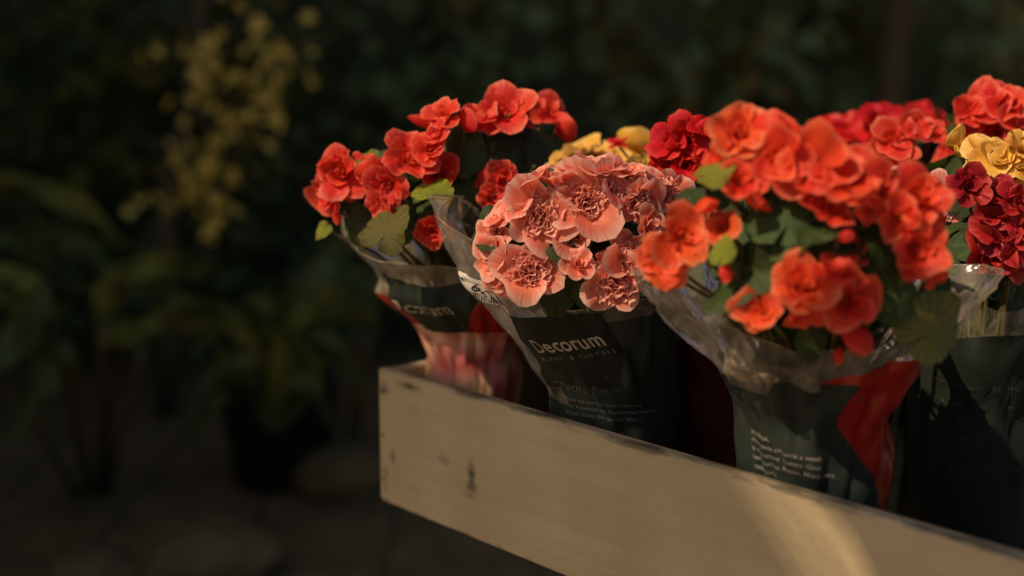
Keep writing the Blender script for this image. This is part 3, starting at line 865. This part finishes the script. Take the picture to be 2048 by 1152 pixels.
P.leaf(1448, 500, 60, (-.5, .3, .8), 1.4, 'leaf_lime', 0.0)
P.leaf(1440, 350, 60, (.1, .8, .6), -0.6, 'leaf_lime', 0.01)
P.leaf(1880, 655, 150, (.15, .1, 1), 0.5, 'leaf_olive', -0.01)
P.fill(44, 0.15, 0.78, -0.95, 0.5, 0.036); P.underfill(44, 0.055, 0.026)
S3 = Sleeve(P, [(0.004, -.062, .060, .062), (0.10, -.066, .066, .065), (0.16, -.067, .072, .067), (0.20, -.071, .066, .070), (0.23, -.085, .076, .080), (0.262, -.108, .100, .098), (0.30, -.134, .130, .122), (0.345, -.152, .154, .14), (0.38, -.158, .16, .145)],
            lambda th: 0.283 + 0.052 * max(0, -math.sin(th)) ** 2 + 0.042 * max(0, math.sin(th)) ** 2 - 0.006 * math.cos(th) + 0.03 * max(0, -math.cos(th)) + 0.006 * math.sin(5 * th + 0.5), 0.007, 9)
S3.build([('sleeve', 'black', lambda th, z: max(min(0.10 - z, (2.2 - abs(th)) * .1) if th > 0 else -1, min(0.150 + 0.10 * max(0.0, min(1.0, (th + 1.35) / 0.9)) + wob(th, z, 3) - z,
                                             0.08 * ((0.10 + abs(z - 0.205) * (9 if z < 0.205 else 3)) - th)))),
          ('red_fold', 'redfilm', lambda th, z: min(0.252 + 0.02 * math.sin(th * 2) - z, (1.75 - th) * .1, (th + 0.5) * .1)),
          ('dark_wrap', 'black', lambda th, z: min(0.23 - z, (2.6 - abs(th)) * .1))],
         ('clear_film', 'film'))
mb = MB()
mb.grid(lambda uu, tt: S3.wrap((uu - .5) * .082, (tt - .5) * (.024 + .008 * math.sin(uu * 7)), D2(-33), 0.2575, -0.10, 0.003 + 0.020 * abs(noise.noise((uu * 6, tt * 3, 1))) + 0.011 * abs(noise.noise((uu * 15 + tt * 4, tt * 6, 3)))), 40, 10)
S3.edge(-2.7, 2.7)
link('film_fold', mb.mesh('film_fold'), S3.obj, M['crinkle'])
for k, tx in enumerate(('BEGONIA', 'Water once or twice a week', 'to enjoy more flowers. Give', 'them room to bloom. More care', '.com/begonia')):
    S3.text(tx, 0.0060, D2(-66), 0.186 - 0.0080 * k, -0.08, 'ink_mid', 0.0046, 0.004 if k else 0.01, align='LEFT')

# ---- plants behind
def small_plant(u, v, crown, rc, petal, label, seed, flowers, leaves, top='film', low='black', spread=0.105, h=0.30, nfill=14, text=False):
    P = Plant(u, v, crown, rc, petal, label, seed)
    P.pot()
    for a in flowers: P.flower(*a[:4], *(a[4:] if len(a) > 4 else (None,)))
    for a in leaves: P.leaf(*a)
    P.fill(nfill, 0.2, 0.75, -0.8, 0.4, 0.034); P.underfill(22, 0.035, 0.026)
    c = P.crown - P.base
    sx = max(-0.05, min(0.05, c.x))
    S = Sleeve(P, [(0.004, -.060, .060, .060), (0.11, -.065, .065, .065), (0.17, -.068 + sx * .2, .068 + sx * .2, .068), (h, -spread + sx, spread + sx, spread)], lambda th: h - 0.03 + 0.012 * math.sin(3 * th + seed) + 0.008 * math.sin(7 * th), 0.006, seed)
    S.build([('sleeve', low, lambda th, z: 0.248 + 0.015 * math.sin(2 * th + seed) - z)], ('clear_film', top), 72, 22)
    return P, S

small_plant(0.09, 0.285, (1215, 330, 1.77), 0.10, 'yellow', 'yellow begonia behind the pale pink one', 21,
            [(1165, 308, 120, 'r', (-.1, .85, .5)), (1276, 272, 78, 'b', (.2, .8, .5)), (1284, 322, 116, 'r', (.1, .55, .8)), (1222, 318, 80, 'r', (0, .7, .6)), (1120, 318, 50, 'r', (-.5, .6, .5)), (1250, 355, 80, 'r', (0, .2, 1)), (1300, 300, 60, 'r', (.5, .5, .6))],
            [(1200, 350, 90, (0, .5, .9), 1), (1120, 345, 80, (-.3, .5, .8), 2)])
small_plant(0.32, 0.245, (1385, 335, 1.60), 0.11, 'red', 'bright red begonia in a dark red sleeve between pink and orange plants', 22,
            [(1380, 272, 112, 'r'), (1340, 288, 86, 'r', (-.4, .5, .7)), (1416, 262, 90, 'r', (.2, .8, .5)), (1372, 328, 100, 'r', (0, .2, 1)), (1330, 325, 70, 'r'), (1238, 286, 46, 'r', (-.3, .8, .4), 0.10), (1420, 315, 80, 'r'), (1350, 360, 70, 'r'), (1400, 300, 70, 'r')],
            [(1360, 390, 90, (0, .4, .9), 1), (1420, 385, 90, (.2, .4, .9), -1)], low='darkred')
small_plant(0.25, 0.66, (1725, 320, 1.95), 0.12, 'red', 'deep red begonia in the rear row of the crate', 23,
            [(1700, 262, 130, 'r'), (1762, 252, 112, 'r'), (1680, 312, 116, 'r'), (1742, 318, 110, 'r'), (1845, 228, 66, 'r', None, 0.05), (1884, 244, 56, 'r', None, 0.05), (1720, 370, 90, 'r'), (1800, 240, 60, 'r'), (1655, 345, 70, 'r')],
            [(1760, 380, 100, (0, .4, .9), 1)])
small_plant(0.38, 0.55, (1810, 330, 1.74), 0.11, 'coral', 'vermilion begonia with sparse flowers in front of the deep red one', 24,
            [(1790, 275, 92, 'r'), (1832, 256, 80, 'r'), (1804, 312, 66, 'r'), (1778, 362, 86, 'r'), (1866, 262, 60, 'r'), (1760, 300, 60, 'r'), (1760, 395, 60, 'r')],
            [(1835, 390, 100, (0, .5, .9), 1, 'leaf_olive'), (1850, 310, 90, (.1, .4, .9), -1), (1870, 300, 60, (.1, .4, .9), 2)])
small_plant(0.53, 0.62, (1985, 265, 1.70), 0.115, 'coral', 'tall vermilion begonia overtopping the yellow one', 25,
            [(1962, 222, 112, 'r'), (2012, 208, 104, 'r'), (2044, 236, 92, 'r'), (1992, 262, 104, 'r'), (1936, 216, 66, 'r'), (1912, 300, 80, 'r'), (1892, 316, 56, 'r'), (2040, 280, 90, 'r'), (1960, 300, 80, 'r'), (1930, 330, 60, 'r'), (1920, 250, 50, 'b')],
            [(2030, 330, 90, (0, .4, .9), 1), (1930, 370, 90, (0, .4, .9), 2, 'leaf_olive')])
small_plant(0.60, 0.48, (2005, 345, 1.53), 0.105, 'yellow', 'yellow begonia with pale buds next to the crimson one', 26,
            [(1912, 272, 74, 'b', (-.1, .7, .7)), (1992, 312, 112, 'r', (0, .5, .9)), (2034, 326, 110, 'r', (.1, .4, .9)), (2044, 290, 80, 'r', (.2, .7, .6)), (1962, 335, 80, 'r'), (1944, 318, 40, 'b', (-.5, .2, .7)), (1968, 288, 50, 'b', (.4, .7, .5)), (1936, 350, 44, 'b', (0, -.8, .5)), (1916, 302, 30, 'b', (-.3, -.1, .8)), (2020, 350, 90, 'r')],
            [(1930, 385, 70, (0, .5, .9), 1), (1955, 380, 80, (0, .5, .9), 2)])
P9, S9 = small_plant(0.61, 0.31, (1995, 440, 1.44), 0.095, 'crimson', 'dark crimson begonia in a black sleeve beside the large orange one', 27,
            [(1940, 372, 92, 'r', (-.05, .1, 1), -0.02), (2002, 382, 86, 'r', (.1, .5, .8)), (2040, 398, 92, 'r', (.3, .5, .8)), (2010, 462, 128, 'r', (-.1, .1, 1)), (1986, 505, 110, 'r', (-.2, -.3, .9)), (2040, 510, 100, 'r', (.2, -.1, .9)), (1990, 420, 90, 'r', (-.2, .3, .9)), (2046, 450, 80, 'r')],
            [(1930, 410, 50, (-.2, .3, .9), 1), (1960, 440, 80, (-.3, .2, .9), 2), (1990, 560, 110, (0, .1, 1), -1), (1930, 500, 80, (-.3, .2, .9), 2)], spread=0.10, h=0.315)
small_plant(0.44, 0.345, (1800, 400, 1.53), 0.095, 'rose', 'rose pink begonia half hidden behind the large orange one', 28,
            [(1782, 362, 60, 'r'), (1850, 366, 52, 'b', (.5, .2, .7)), (1886, 378, 60, 'c'), (1872, 402, 60, 'c'), (1748, 352, 56, 'r'), (1816, 372, 60, 'c'), (1700, 350, 60, 'r'), (1890, 430, 60, 'c')],
            [(1820, 400, 80, (0, .4, .9), 1)])
for k, tx in enumerate(('Plants & flowers with care', 'for a longer bloom at home')):
    S9.text(tx, 0.008, D2(-28), 0.205 - 0.02 * k, 0, 'ink_faint', 0.0015)
S9.text('- ny -', 0.008, D2(-30), 0.15, 0, 'ink_faint', 0.0015)
for dx in (-0.022, 0.0, 0.022):
    S9.strip([(dx - .006, -.006), (dx + .006, -.006), (dx + .006, .006), (dx - .006, .006), (dx - .006, -.006)], 0.0007, D2(-34), 0.118, 0, 'ink_faint', 0.0015, 'printed_icon')
S9.strip([(.003 * math.cos(a / 8 * 2 * PI), .003 * math.sin(a / 8 * 2 * PI)) for a in range(9)], 0.0007, D2(-34), 0.118, 0, 'ink_faint', 0.0015, 'printed_icon')
for dx in (-0.018, 0.0, 0.018):
    S9.strip([(dx, -.005), (dx, .005), (dx + .005, 0), (dx + .005, -.005)], 0.0007, D2(-32), 0.096, 0, 'ink_faint', 0.0015, 'printed_icon')

# ---- loose green film lying in the crate
mb = MB()
mb.grid(lambda uu, tt: (uu * 0.12 - 0.06, (tt - 0.5) * 0.075, 0.012 + 0.022 * abs(noise.noise((uu * 5, tt * 4, 2))) + 0.012 * abs(noise.noise((uu * 13, tt * 9, 5)))), 26, 12)
gf = link('plastic_wrapper', mb.mesh('plastic_wrapper'), None, M['green_film'], crate_pt(0.66, 0.16, FLOOR + 0.002))
gf.rotation_euler = (0, 0, -0.2)
tag(gf, 'crumpled green plastic wrapper lying in the crate beside the black sleeve', 'wrapper')

#BACKGROUND
# ------------------------------------------------------------------ ground
M['paving'] = plain('paving', (0.26, 0.20, 0.13), (0.36, 0.28, 0.19), 3.0, 0.8, 0.2, 0.4, 0.01)
M['slab'] = plain('paving_slab', (0.08942, 0.06561, 0.0311), (0.1677, 0.1166, 0.05443), 5.0, 0.8, 0.2, 0.4, 0.01)
mb = MB(); mb.grid(lambda u_, t_: ((u_ - .5) * 120, (t_ - .5) * 120, 0), 4, 4)
gnd = link('ground', mb.mesh('ground', False), None, M['paving']); gnd['kind'] = 'structure'
slabs = [bevel_box('paving_slab', (0.40, 0.40, 0.03), 0.006, 1) for _ in range(1)]
rr = random.Random(5)
for i in range(9):
    for j in range(8):
        o = link('paving_slab', slabs[0], gnd, M['slab'], (-2.6 + i * 0.41, 3.2 + j * 0.41, 0.012 + rr.uniform(-.004, .004)))
        o.rotation_euler = (rr.uniform(-.006, .006), rr.uniform(-.006, .006), rr.uniform(-.01, .01))

# ------------------------------------------------------------------ dark wall, with unseen overhang and side wall added to shade the background
M['wall'] = plain('dark_wall', (0.068, 0.085, 0.051), (0.0986, 0.1156, 0.0646), 1.5, 0.9, 0.1)
M['added_roof'] = plain('dark_timber', (0.02, 0.016, 0.010), (0.035, 0.027, 0.018), 6, 0.8, 0.1)
sh = empty('wall_with_added_shade', (0, 6.6, 0))
tag(sh, 'dark wall behind the plants, with unseen overhang and side wall added for shade', 'shelter')
link('back_wall', bevel_box('back_wall', (12, 0.15, 3.6), 0.01, 1), sh, M['wall'], (1.0, 0.0, 1.8))
link('added_side_wall', bevel_box('added_side_wall', (0.15, 5.7, 9.0), 0.01, 1), sh, M['wall'], (-3.3, -2.95, 4.5))
link('added_roof', bevel_box('added_roof', (12.4, 1.3, 0.12), 0.02, 1), sh, M['added_roof'], (1.0, -0.5, 3.67))

# ------------------------------------------------------------------ added unseen panels between the sun and the crate, cut to shape its shade
A_ = Vector((0, 0, 1)).cross(SUN_TO).normalized()
B_ = SUN_TO.cross(A_).normalized()
M['blocker_panel'] = plain('blocker_panel', (0.30, 0.25, 0.17), (0.36, 0.30, 0.21), 12, 0.85, 0.1, trans=0.12)
def shade(ab, dist, label):
    """added sun-blocking panel on added posts, outline given across the sunlight"""
    cen = sum((Vector((a, b)) for a, b in ab), Vector((0, 0))) / len(ab)
    o0 = A_ * cen.x + B_ * cen.y + SUN_TO * dist
    vs = [A_ * (a - cen.x) + B_ * (b - cen.y) for a, b in ab]
    k = len(vs)
    allv = [v + SUN_TO * 0.004 for v in vs] + [v - SUN_TO * 0.004 for v in vs]
    fs = [tuple(range(k)), tuple(reversed(range(k, 2 * k)))] + [(i, i + k, (i + 1) % k + k, (i + 1) % k) for i in range(k)]
    e = empty('sun_blocker', o0); tag(e, label, 'shade sail', 'added panels blocking the sun')
    link('blocker_panel', mesh('blocker_panel', allv, fs, False), e, M['blocker_panel'])
    for i in (0, k - 1):
        p = vs[i]; mb = MB(); mb.tube([p, Vector((p.x, p.y, -o0.z))], 0.02, 0.02, 8); link('post', mb.mesh('post'), e, M['added_roof'])
    return e
GL = [(-.925, 1.372), (-.880, 1.348), (-.825, 1.315), (-.72, 1.22), (-.53, 1.0)]          # edges of the slit between the added panels, shaped for a sun streak
GR = [(-.866, 1.374), (-.815, 1.362), (-.775, 1.345), (-.66, 1.245), (-.45, 1.0)]
big_blocker = shade([(-2.2, 1.33), (-1.4, 1.352), (-1.1, 1.372)] + GL + [(-2.2, 1.0)], 3.0, 'added unseen panel blocking the sun, the larger one')
shade([(.35, 1.66), (-.765, 1.525), (-.80, 1.405)] + GR + [(.36, 1.0)], 2.0, 'added unseen panel blocking the sun, the smaller one')
for f0, f1 in ((0.08, 0.24), (0.36, 0.54), (0.66, 0.82)):                                   # added strips along the slit that dim the sun streak
    ab = [(a[0] + (b[0] - a[0]) * f0, a[1] + (b[1] - a[1]) * f0) for a, b in zip(GL, GR)] + [(a[0] + (b[0] - a[0]) * f1, a[1] + (b[1] - a[1]) * f1) for a, b in reversed(list(zip(GL, GR)))]
    k = len(ab); vs = [A_ * a + B_ * b + SUN_TO * 3.0 - big_blocker.location for a, b in ab]
    vs = [v + SUN_TO * 0.002 for v in vs] + [v - SUN_TO * 0.002 for v in vs]
    fs = [(i, i + 1, k - 2 - i, k - 1 - i) for i in range(k // 2 - 1)]
    fs += [tuple(q + k for q in reversed(f)) for f in fs[:]] + [(i, i + k, (i + 1) % k + k, (i + 1) % k) for i in range(k)]
    link('dimming_strip', mesh('dimming_strip', vs, fs, False), big_blocker, M['blocker_panel'])

# ------------------------------------------------------------------ background plants
M['bg_leaf'] = leaf_mat('garden_leaf', (0.0621, 0.08533, 0.03263), (0.1003, 0.128, 0.04713), 0.25, 0.7, 0.06)
M['bg_olive'] = leaf_mat('garden_leaf_olive', (0.09605, 0.1058, 0.02326), (0.1774, 0.1804, 0.03723), 0.3, 0.7, 0.06)
M['bg_sun_tint'] = leaf_mat('garden_leaf_sun_tint', (0.608, 0.4432, 0.1108), (1.094, 0.7386, 0.1848), 0.35, 0.6, 0.1)  # bright leaf colour standing in for sun on these leaves
M['bg_khaki'] = leaf_mat('climber_leaf', (0.21, 0.1848, 0.0672), (0.357, 0.294, 0.105), 0.3, 0.7, 0.06)
M['bg_hedge'] = leaf_mat('hedge_leaf', (0.06859, 0.09639, 0.04818), (0.1122, 0.1417, 0.06746), 0.25, 0.7, 0.05)
M['bg_pale'] = plain('pale_bark', (0.055, 0.043, 0.026), (0.085, 0.066, 0.042), 14, 0.9, 0.1, 0.8, 0.02)
M['bg_stem'] = plain('garden_stem', (0.06732, 0.054, 0.02592), (0.1108, 0.0864, 0.03888), 12, 0.7, 0.2)
M['bark'] = plain('bark',  (0.066, 0.054, 0.033), (0.114, 0.09, 0.057), 14, 0.9, 0.1, 0.8, 0.02)
M['dark_pot'] = plain('glazed_pot', (0.010, 0.011, 0.012), (0.018, 0.018, 0.018), 8, 0.5, 0.3)
M['rock'] = plain('boulder', (0.08291, 0.06224, 0.03145), (0.1431, 0.1048, 0.05242), 7, 0.9, 0.1, 0.9, 0.03)

def blade(root, base, mid, tip, wd, mat, name='leaf'):
    """long arching leaf with a folded midrib"""
    a, m_, b = [Vector(p) - root.location for p in (base, mid, tip)]
    c = m_ * 2 - (a + b) / 2
    P_ = lambda t: a * (1 - t) ** 2 + c * 2 * t * (1 - t) + b * t * t
    mb = MB()
    def fn(uu, tt):
        s_ = uu * 2 - 1
        p = P_(tt); d = (P_(min(1, tt + .02)) - P_(max(0, tt - .02))).normalized()
        sd = d.cross(Vector((0.15, -0.55, 0.8))).normalized()
        up = sd.cross(d)
        w_ = wd * math.sin(PI * (0.04 + 0.95 * tt) ** 0.8) * 0.5
        return p + sd * (s_ * w_) + up * (abs(s_) * w_ * 0.35 + 0.012 * math.sin(tt * 14 + s_ * 2))
    mb.grid(fn, 6, 12)
    link(name, mb.mesh(name), root, M[mat])
def stalk(root, pts, r0, r1, mat='bg_stem', name='stem'):
    mb = MB(); mb.tube([Vector(p) - root.location for p in pts], r0, r1, 7)
    return link(name, mb.mesh(name), root, M[mat])
def garden_pot(name, loc, r0, r1, h, label):
    mb = MB()
    prof = [(0.0, 0.003), (r0, 0.003), (r1 * 0.97, h * 0.86), (r1 * 1.04, h * 0.88), (r1 * 1.04, h), (r1 * 0.92, h), (r1 * 0.88, h * 0.9), (0, h * 0.88)]
    mb.grid(lambda uu, tt: (prof[round(tt * 7)][0] * math.cos(uu * 2 * PI), prof[round(tt * 7)][0] * math.sin(uu * 2 * PI), prof[round(tt * 7)][1]), 30, 7, True)
    o = link(name, mb.mesh(name), None, M['dark_pot'], loc)
    return tag(o, label, 'pot')
def on_ground(px, py, z=0.03):
    d = at(px, py, 1.0) - Vector((0, 0, CAM_H))
    k = (z - CAM_H) / d.z
    return Vector((0, 0, CAM_H)) + d * k

# broad-leaved clump at the left
g = on_ground(190, 985)
D0 = 3.9
pa = empty('broad_leaf_plant', g)
tag(pa, 'dark plant with long arching leaves on several bare stalks growing from the ground', 'plant')
for (x, y, xb) in ((200, 640, 195), (285, 690, 215), (140, 690, 170), (15, 770, 165), (240, 560, 205), (90, 560, 180)):
    top = at(x, y, D0); bot = g + Vector(((xb - 190) * 0.0014, rr.uniform(-.05, .05), -0.02))
    stalk(pa, [bot, bot.lerp(top, .35) + Vector((0, 0, .02)), bot.lerp(top, .7) + Vector((.01, 0, .01)), top], 0.016, 0.009)
for (a, b, c, wd, mt, dd) in (((-70, 420), (90, 388), (248, 492), .16, 'bg_olive', 0), ((-60, 520), (40, 495), (130, 585), .15, 'bg_leaf', .1), ((-60, 590), (40, 560), (110, 640), .13, 'bg_olive', -.1), ((-50, 640), (30, 610), (90, 705), .13, 'bg_olive', .05),
                              ((200, 640), (250, 555), (410, 555), .10, 'bg_olive', 0), ((240, 560), (150, 500), (60, 470), .12, 'bg_leaf', .1), ((90, 560), (20, 700), (-40, 780), .12, 'bg_leaf', -.1), ((285, 690), (330, 610), (330, 480), .11, 'bg_leaf', .15), ((140, 690), (90, 760), (40, 880), .10, 'bg_leaf', 0), ((200, 680), (280, 655), (360, 640), .09, 'bg_olive', .05)):
    for k in range(3):
        J = lambda q: (q[0] + rr.uniform(-34, 34) * (k > 0), q[1] + rr.uniform(-30, 30) * (k > 0))
        blade(pa, at(*a, D0 + dd), at(*J(b), D0 + dd), at(*J(c), D0 + dd + 0.08 * k), wd * (0.62 if k == 0 else 0.42), mt)
# arching plant towards the crate
g2 = on_ground(560, 960)
pb = empty('arching_plant', g2 + Vector((0, 0, 0.30)))
tag(pb, 'olive green arching plant rising from the dark round pot', 'plant')
garden_pot('plant_pot', g2, 0.14, 0.19, 0.34, 'dark round pot standing on the brown paving')
for (a, b, c, wd, mt) in (((540, 860), (470, 640), (330, 640), .11, 'bg_olive'), ((550, 860), (520, 640), (645, 735), .12, 'bg_olive'), ((560, 860), (500, 690), (390, 690), .10, 'bg_olive'), ((555, 860), (600, 640), (760, 640), .10, 'bg_olive'),
                          ((560, 860), (640, 560), (745, 560), .13, 'bg_leaf'), ((548, 860), (500, 760), (420, 830), .12, 'bg_leaf'), ((560, 860), (600, 760), (660, 850), .12, 'bg_leaf'), ((555, 860), (560, 700), (600, 590), .10, 'bg_leaf'), ((550, 860), (440, 760), (380, 860), .10, 'bg_leaf'), ((560, 860), (650, 700), (720, 800), .11, 'bg_leaf')):
    for k in range(3):
        J = lambda q: (q[0] + rr.uniform(-40, 40) * (k > 0), q[1] + rr.uniform(-40, 40) * (k > 0))
        blade(pb, at(*a, 4.05), at(*J(b), 4.05 + rr.uniform(-.2, .1)), at(*J(c), 4.05 + rr.uniform(-.35, .2)), wd * (0.6 if k == 0 else 0.42), mt)
for k in range(5):
    t = at(520 + k * 20, 760, 4.05); stalk(pb, [g2 + Vector((-.04 + k * .02, 0, .28)), at(530 + k * 10, 850, 4.05), t], 0.010, 0.006)
# thin canes beside the crate
g3 = on_ground(690, 900)
pc = empty('cane_plant', g3)
tag(pc, 'thin brown canes standing in the shade beside the crate', 'plant')
for (x, y, dx) in ((718, 640, 0), (745, 620, .05), (660, 650, -.05)):
    stalk(pc, [g3 + Vector((dx, 0, -.02)), at((x + 690) / 2 + 6, 780, 4.4), at(x, y, 4.4)], 0.012, 0.007)
    blade(pc, at(x, y, 4.4), at(x + 30, y - 60, 4.4), at(x + 75, y - 40, 4.4), .10, 'bg_leaf')
    blade(pc, at(x, y, 4.4), at(x - 30, y - 60, 4.4), at(x - 65, y - 20, 4.4), .10, 'bg_leaf')
# boulders
for (px, py, rx, ry, rz, lab) in ((410, 1150, .19, .15, .10, 'rounded brown boulder on the paving in front of the dark pot'), (690, 985, .16, .12, .10, 'small brown boulder by the thin canes'), (180, 1180, .13, .12, .07, 'low flat stone by the broad-leaved plant')):
    bm = bmesh.new(); bmesh.ops.create_icosphere(bm, subdivisions=4, radius=1.0)
    for v in bm.verts:
        n_ = v.co.normalized(); k = 1 + 0.22 * noise.noise(n_ * 1.6 + Vector((px, 0, 0))) + 0.06 * noise.noise(n_ * 5)
        v.co = Vector((n_.x * rx, n_.y * ry, n_.z * rz)) * k
    me = bpy.data.meshes.new('boulder'); bm.to_mesh(me); bm.free()
    for p in me.polygons: p.use_smooth = True
    o = link('boulder', me, None, M['rock'], on_ground(px, py) + Vector((0, 0, rz * 0.55)))
    tag(o, lab, 'rock')

# small-leaved tree at the left, outer leaves coloured as if sunlit
def leaf_cloud(root, name, spots, size, mat, seed, kind='stuff'):
    r = random.Random(seed); mb = MB()
    for (p, rad, n) in spots:
        for k in range(n):
            c = Vector(p) + Vector((r.gauss(0, 1), r.gauss(0, 1), r.gauss(0, 1))) * rad * 0.5 - root.location
            q = aim(Vector((r.uniform(-1, 1), r.uniform(-1.4, .4), r.uniform(-.4, 1))).normalized(), r.uniform(0, 6.28)); sz = size * r.uniform(.6, 1.3)
            mb.grid(lambda uu, tt: c + q @ Vector(((uu * 2 - 1) * sz * .42 * math.sin(PI * (0.03 + 0.94 * tt)), (tt - .3) * sz, 0.12 * sz * abs(uu * 2 - 1) - .15 * sz * tt * tt)), 2, 4)
    return tag(link(name, mb.mesh(name), root, M[mat]), kind=kind)
tg = on_ground(330, 830)
tr = empty('small_tree', tg)
tag(tr, 'small tree by the dark wall, hanging sprays of leaves coloured as if sunlit', 'tree')
TD = tg.y / math.cos(PITCH) * 0.97
stalk(tr, [tg - Vector((0, 0, .02)), at(345, 640, TD), at(330, 400, TD), at(380, 200, TD), at(400, 20, TD), at(420, -160, TD)], 0.045, 0.020, 'bark', 'trunk')
for pts in (((385, 190), (470, 100), (560, 60), (610, 140)), ((370, 230), (440, 260), (470, 310), (410, 440)), ((350, 300), (250, 270), (190, 310)), ((395, 60), (300, 20), (180, 90)), ((400, 20), (520, -40), (590, 20))):
    stalk(tr, [at(x, y, TD + rr.uniform(-.12, .1)) for x, y in pts], 0.014, 0.004, 'bark', 'branch')
sun_tinted = [(560, 110, 45, 20), (600, 145, 18, 5), (520, 60, 50, 14), (430, 105, 45, 14), (390, 180, 35, 16), (460, 120, 40, 12), (520, 190, 35, 16), (530, 230, 30, 10), (465, 260, 28, 12), (380, 310, 30, 16), (425, 305, 45, 18), (400, 335, 40, 16), (420, 385, 30, 12), (400, 425, 34, 18), (440, 450, 18, 6), (310, 430, 34, 8), (350, 85, 40, 6), (500, 20, 50, 8)]
leaf_cloud(tr, 'sun_tinted_foliage', [(at(x, y, TD - .1), r_ * .0022, n) for x, y, r_, n in [(a, b, c * 1.5, max(3, d * 7 // 10)) for a, b, c, d in sun_tinted]], 0.05, 'bg_sun_tint', 1)
grn = [(rr.uniform(-60, 560), rr.uniform(-80, 420), 70, 12) for _ in range(46)]
leaf_cloud(tr, 'green_foliage', [(at(x, y, TD + rr.uniform(0, .5)), r_ * .0025, n) for x, y, r_, n in grn], 0.085, 'bg_leaf', 2)
olv = [(190, 310, 34, 8), (240, 310, 34, 8), (170, 180, 30, 6), (225, 120, 34, 8), (20, 80, 30, 6), (140, 10, 50, 10), (320, 120, 40, 9), (270, 150, 30, 8), (480, 150, 40, 10)]
leaf_cloud(tr, 'olive_foliage', [(at(x, y, TD - .05), r_ * .0022, n) for x, y, r_, n in olv], 0.07, 'bg_olive', 3)
# climbers hanging down the wall
WD = 6.2
for k, (pts, mt, lab) in enumerate((([(1150, -60), (1200, 40), (1260, 110), (1330, 170), (1395, 260)], 'bg_khaki', 'long climber slanting down the dark wall'),
                                    ([(1440, -60), (1465, 40), (1480, 110), (1500, 200)], 'bg_khaki', 'short climber hanging straight down the dark wall'),
                                    ([(900, -80), (925, -10), (935, 50)], 'bg_khaki', 'stub of climber at the top of the dark wall'),
                                    ([(1630, -60), (1690, 20), (1720, 60), (1850, 10)], 'bg_khaki', 'climber looped near the bare post on the wall'),
                                    ([(1990, -60), (2010, 60), (2020, 130)], 'bg_khaki', 'thin climber on the far end of the dark wall'))):
    P3 = [at(x, y, WD) for x, y in pts]
    vine = empty('climber', P3[0]); tag(vine, lab, 'climber', 'climbers on the dark wall')
    stalk(vine, P3, 0.012, 0.006, 'bg_stem', 'stem')
    leaf_cloud(vine, 'foliage', [(P3[i].lerp(P3[i + 1], t), .13, 6) for i in range(len(P3) - 1) for t in (.1, .45, .8)], 0.10, mt, 40 + k)
# bare trunk against the wall at the right
t0 = on_ground(1765, 640, 0)
t0 = Vector((at(1765, 100, 6.0).x, 5.9, 0))
tk = empty('bare_trunk', t0); tag(tk, 'pale bare tree trunk against the dark wall', 'tree')
stalk(tk, [t0 - Vector((0, 0, .02)), t0 + Vector((-.03, 0, .9)), t0 + Vector((.02, 0, 1.7)), t0 + Vector((0, 0, 2.5)), t0 + Vector((.05, 0, 3.3))], 0.075, 0.05, 'bg_pale', 'trunk')
stalk(tk, [t0 + Vector((.0, 0, 1.7)), t0 + Vector((-.15, -.1, 2.0)), t0 + Vector((-.22, -.1, 2.5))], 0.03, 0.012, 'bg_pale', 'branch')
# hedge
hr = random.Random(8)
hd = empty('hedge', (1, 6.1, 0)); tag(hd, 'dark leafy hedge massed along the foot of the wall', 'hedge')
leaf_cloud(hd, 'foliage', [((hr.uniform(-3.6, 5.5), hr.uniform(5.9, 6.4), hr.uniform(0.1, 1.7)), .4, 22) for _ in range(190)], 0.11, 'bg_hedge', 9)
for x in (-3, -1.6, -.2, 1.2, 2.6, 4.0):
    stalk(hd, [(x, 6.2, -.02), (x + .05, 6.2, .6), (x, 6.15, 1.2)], .03, .012, 'bark', 'stem')
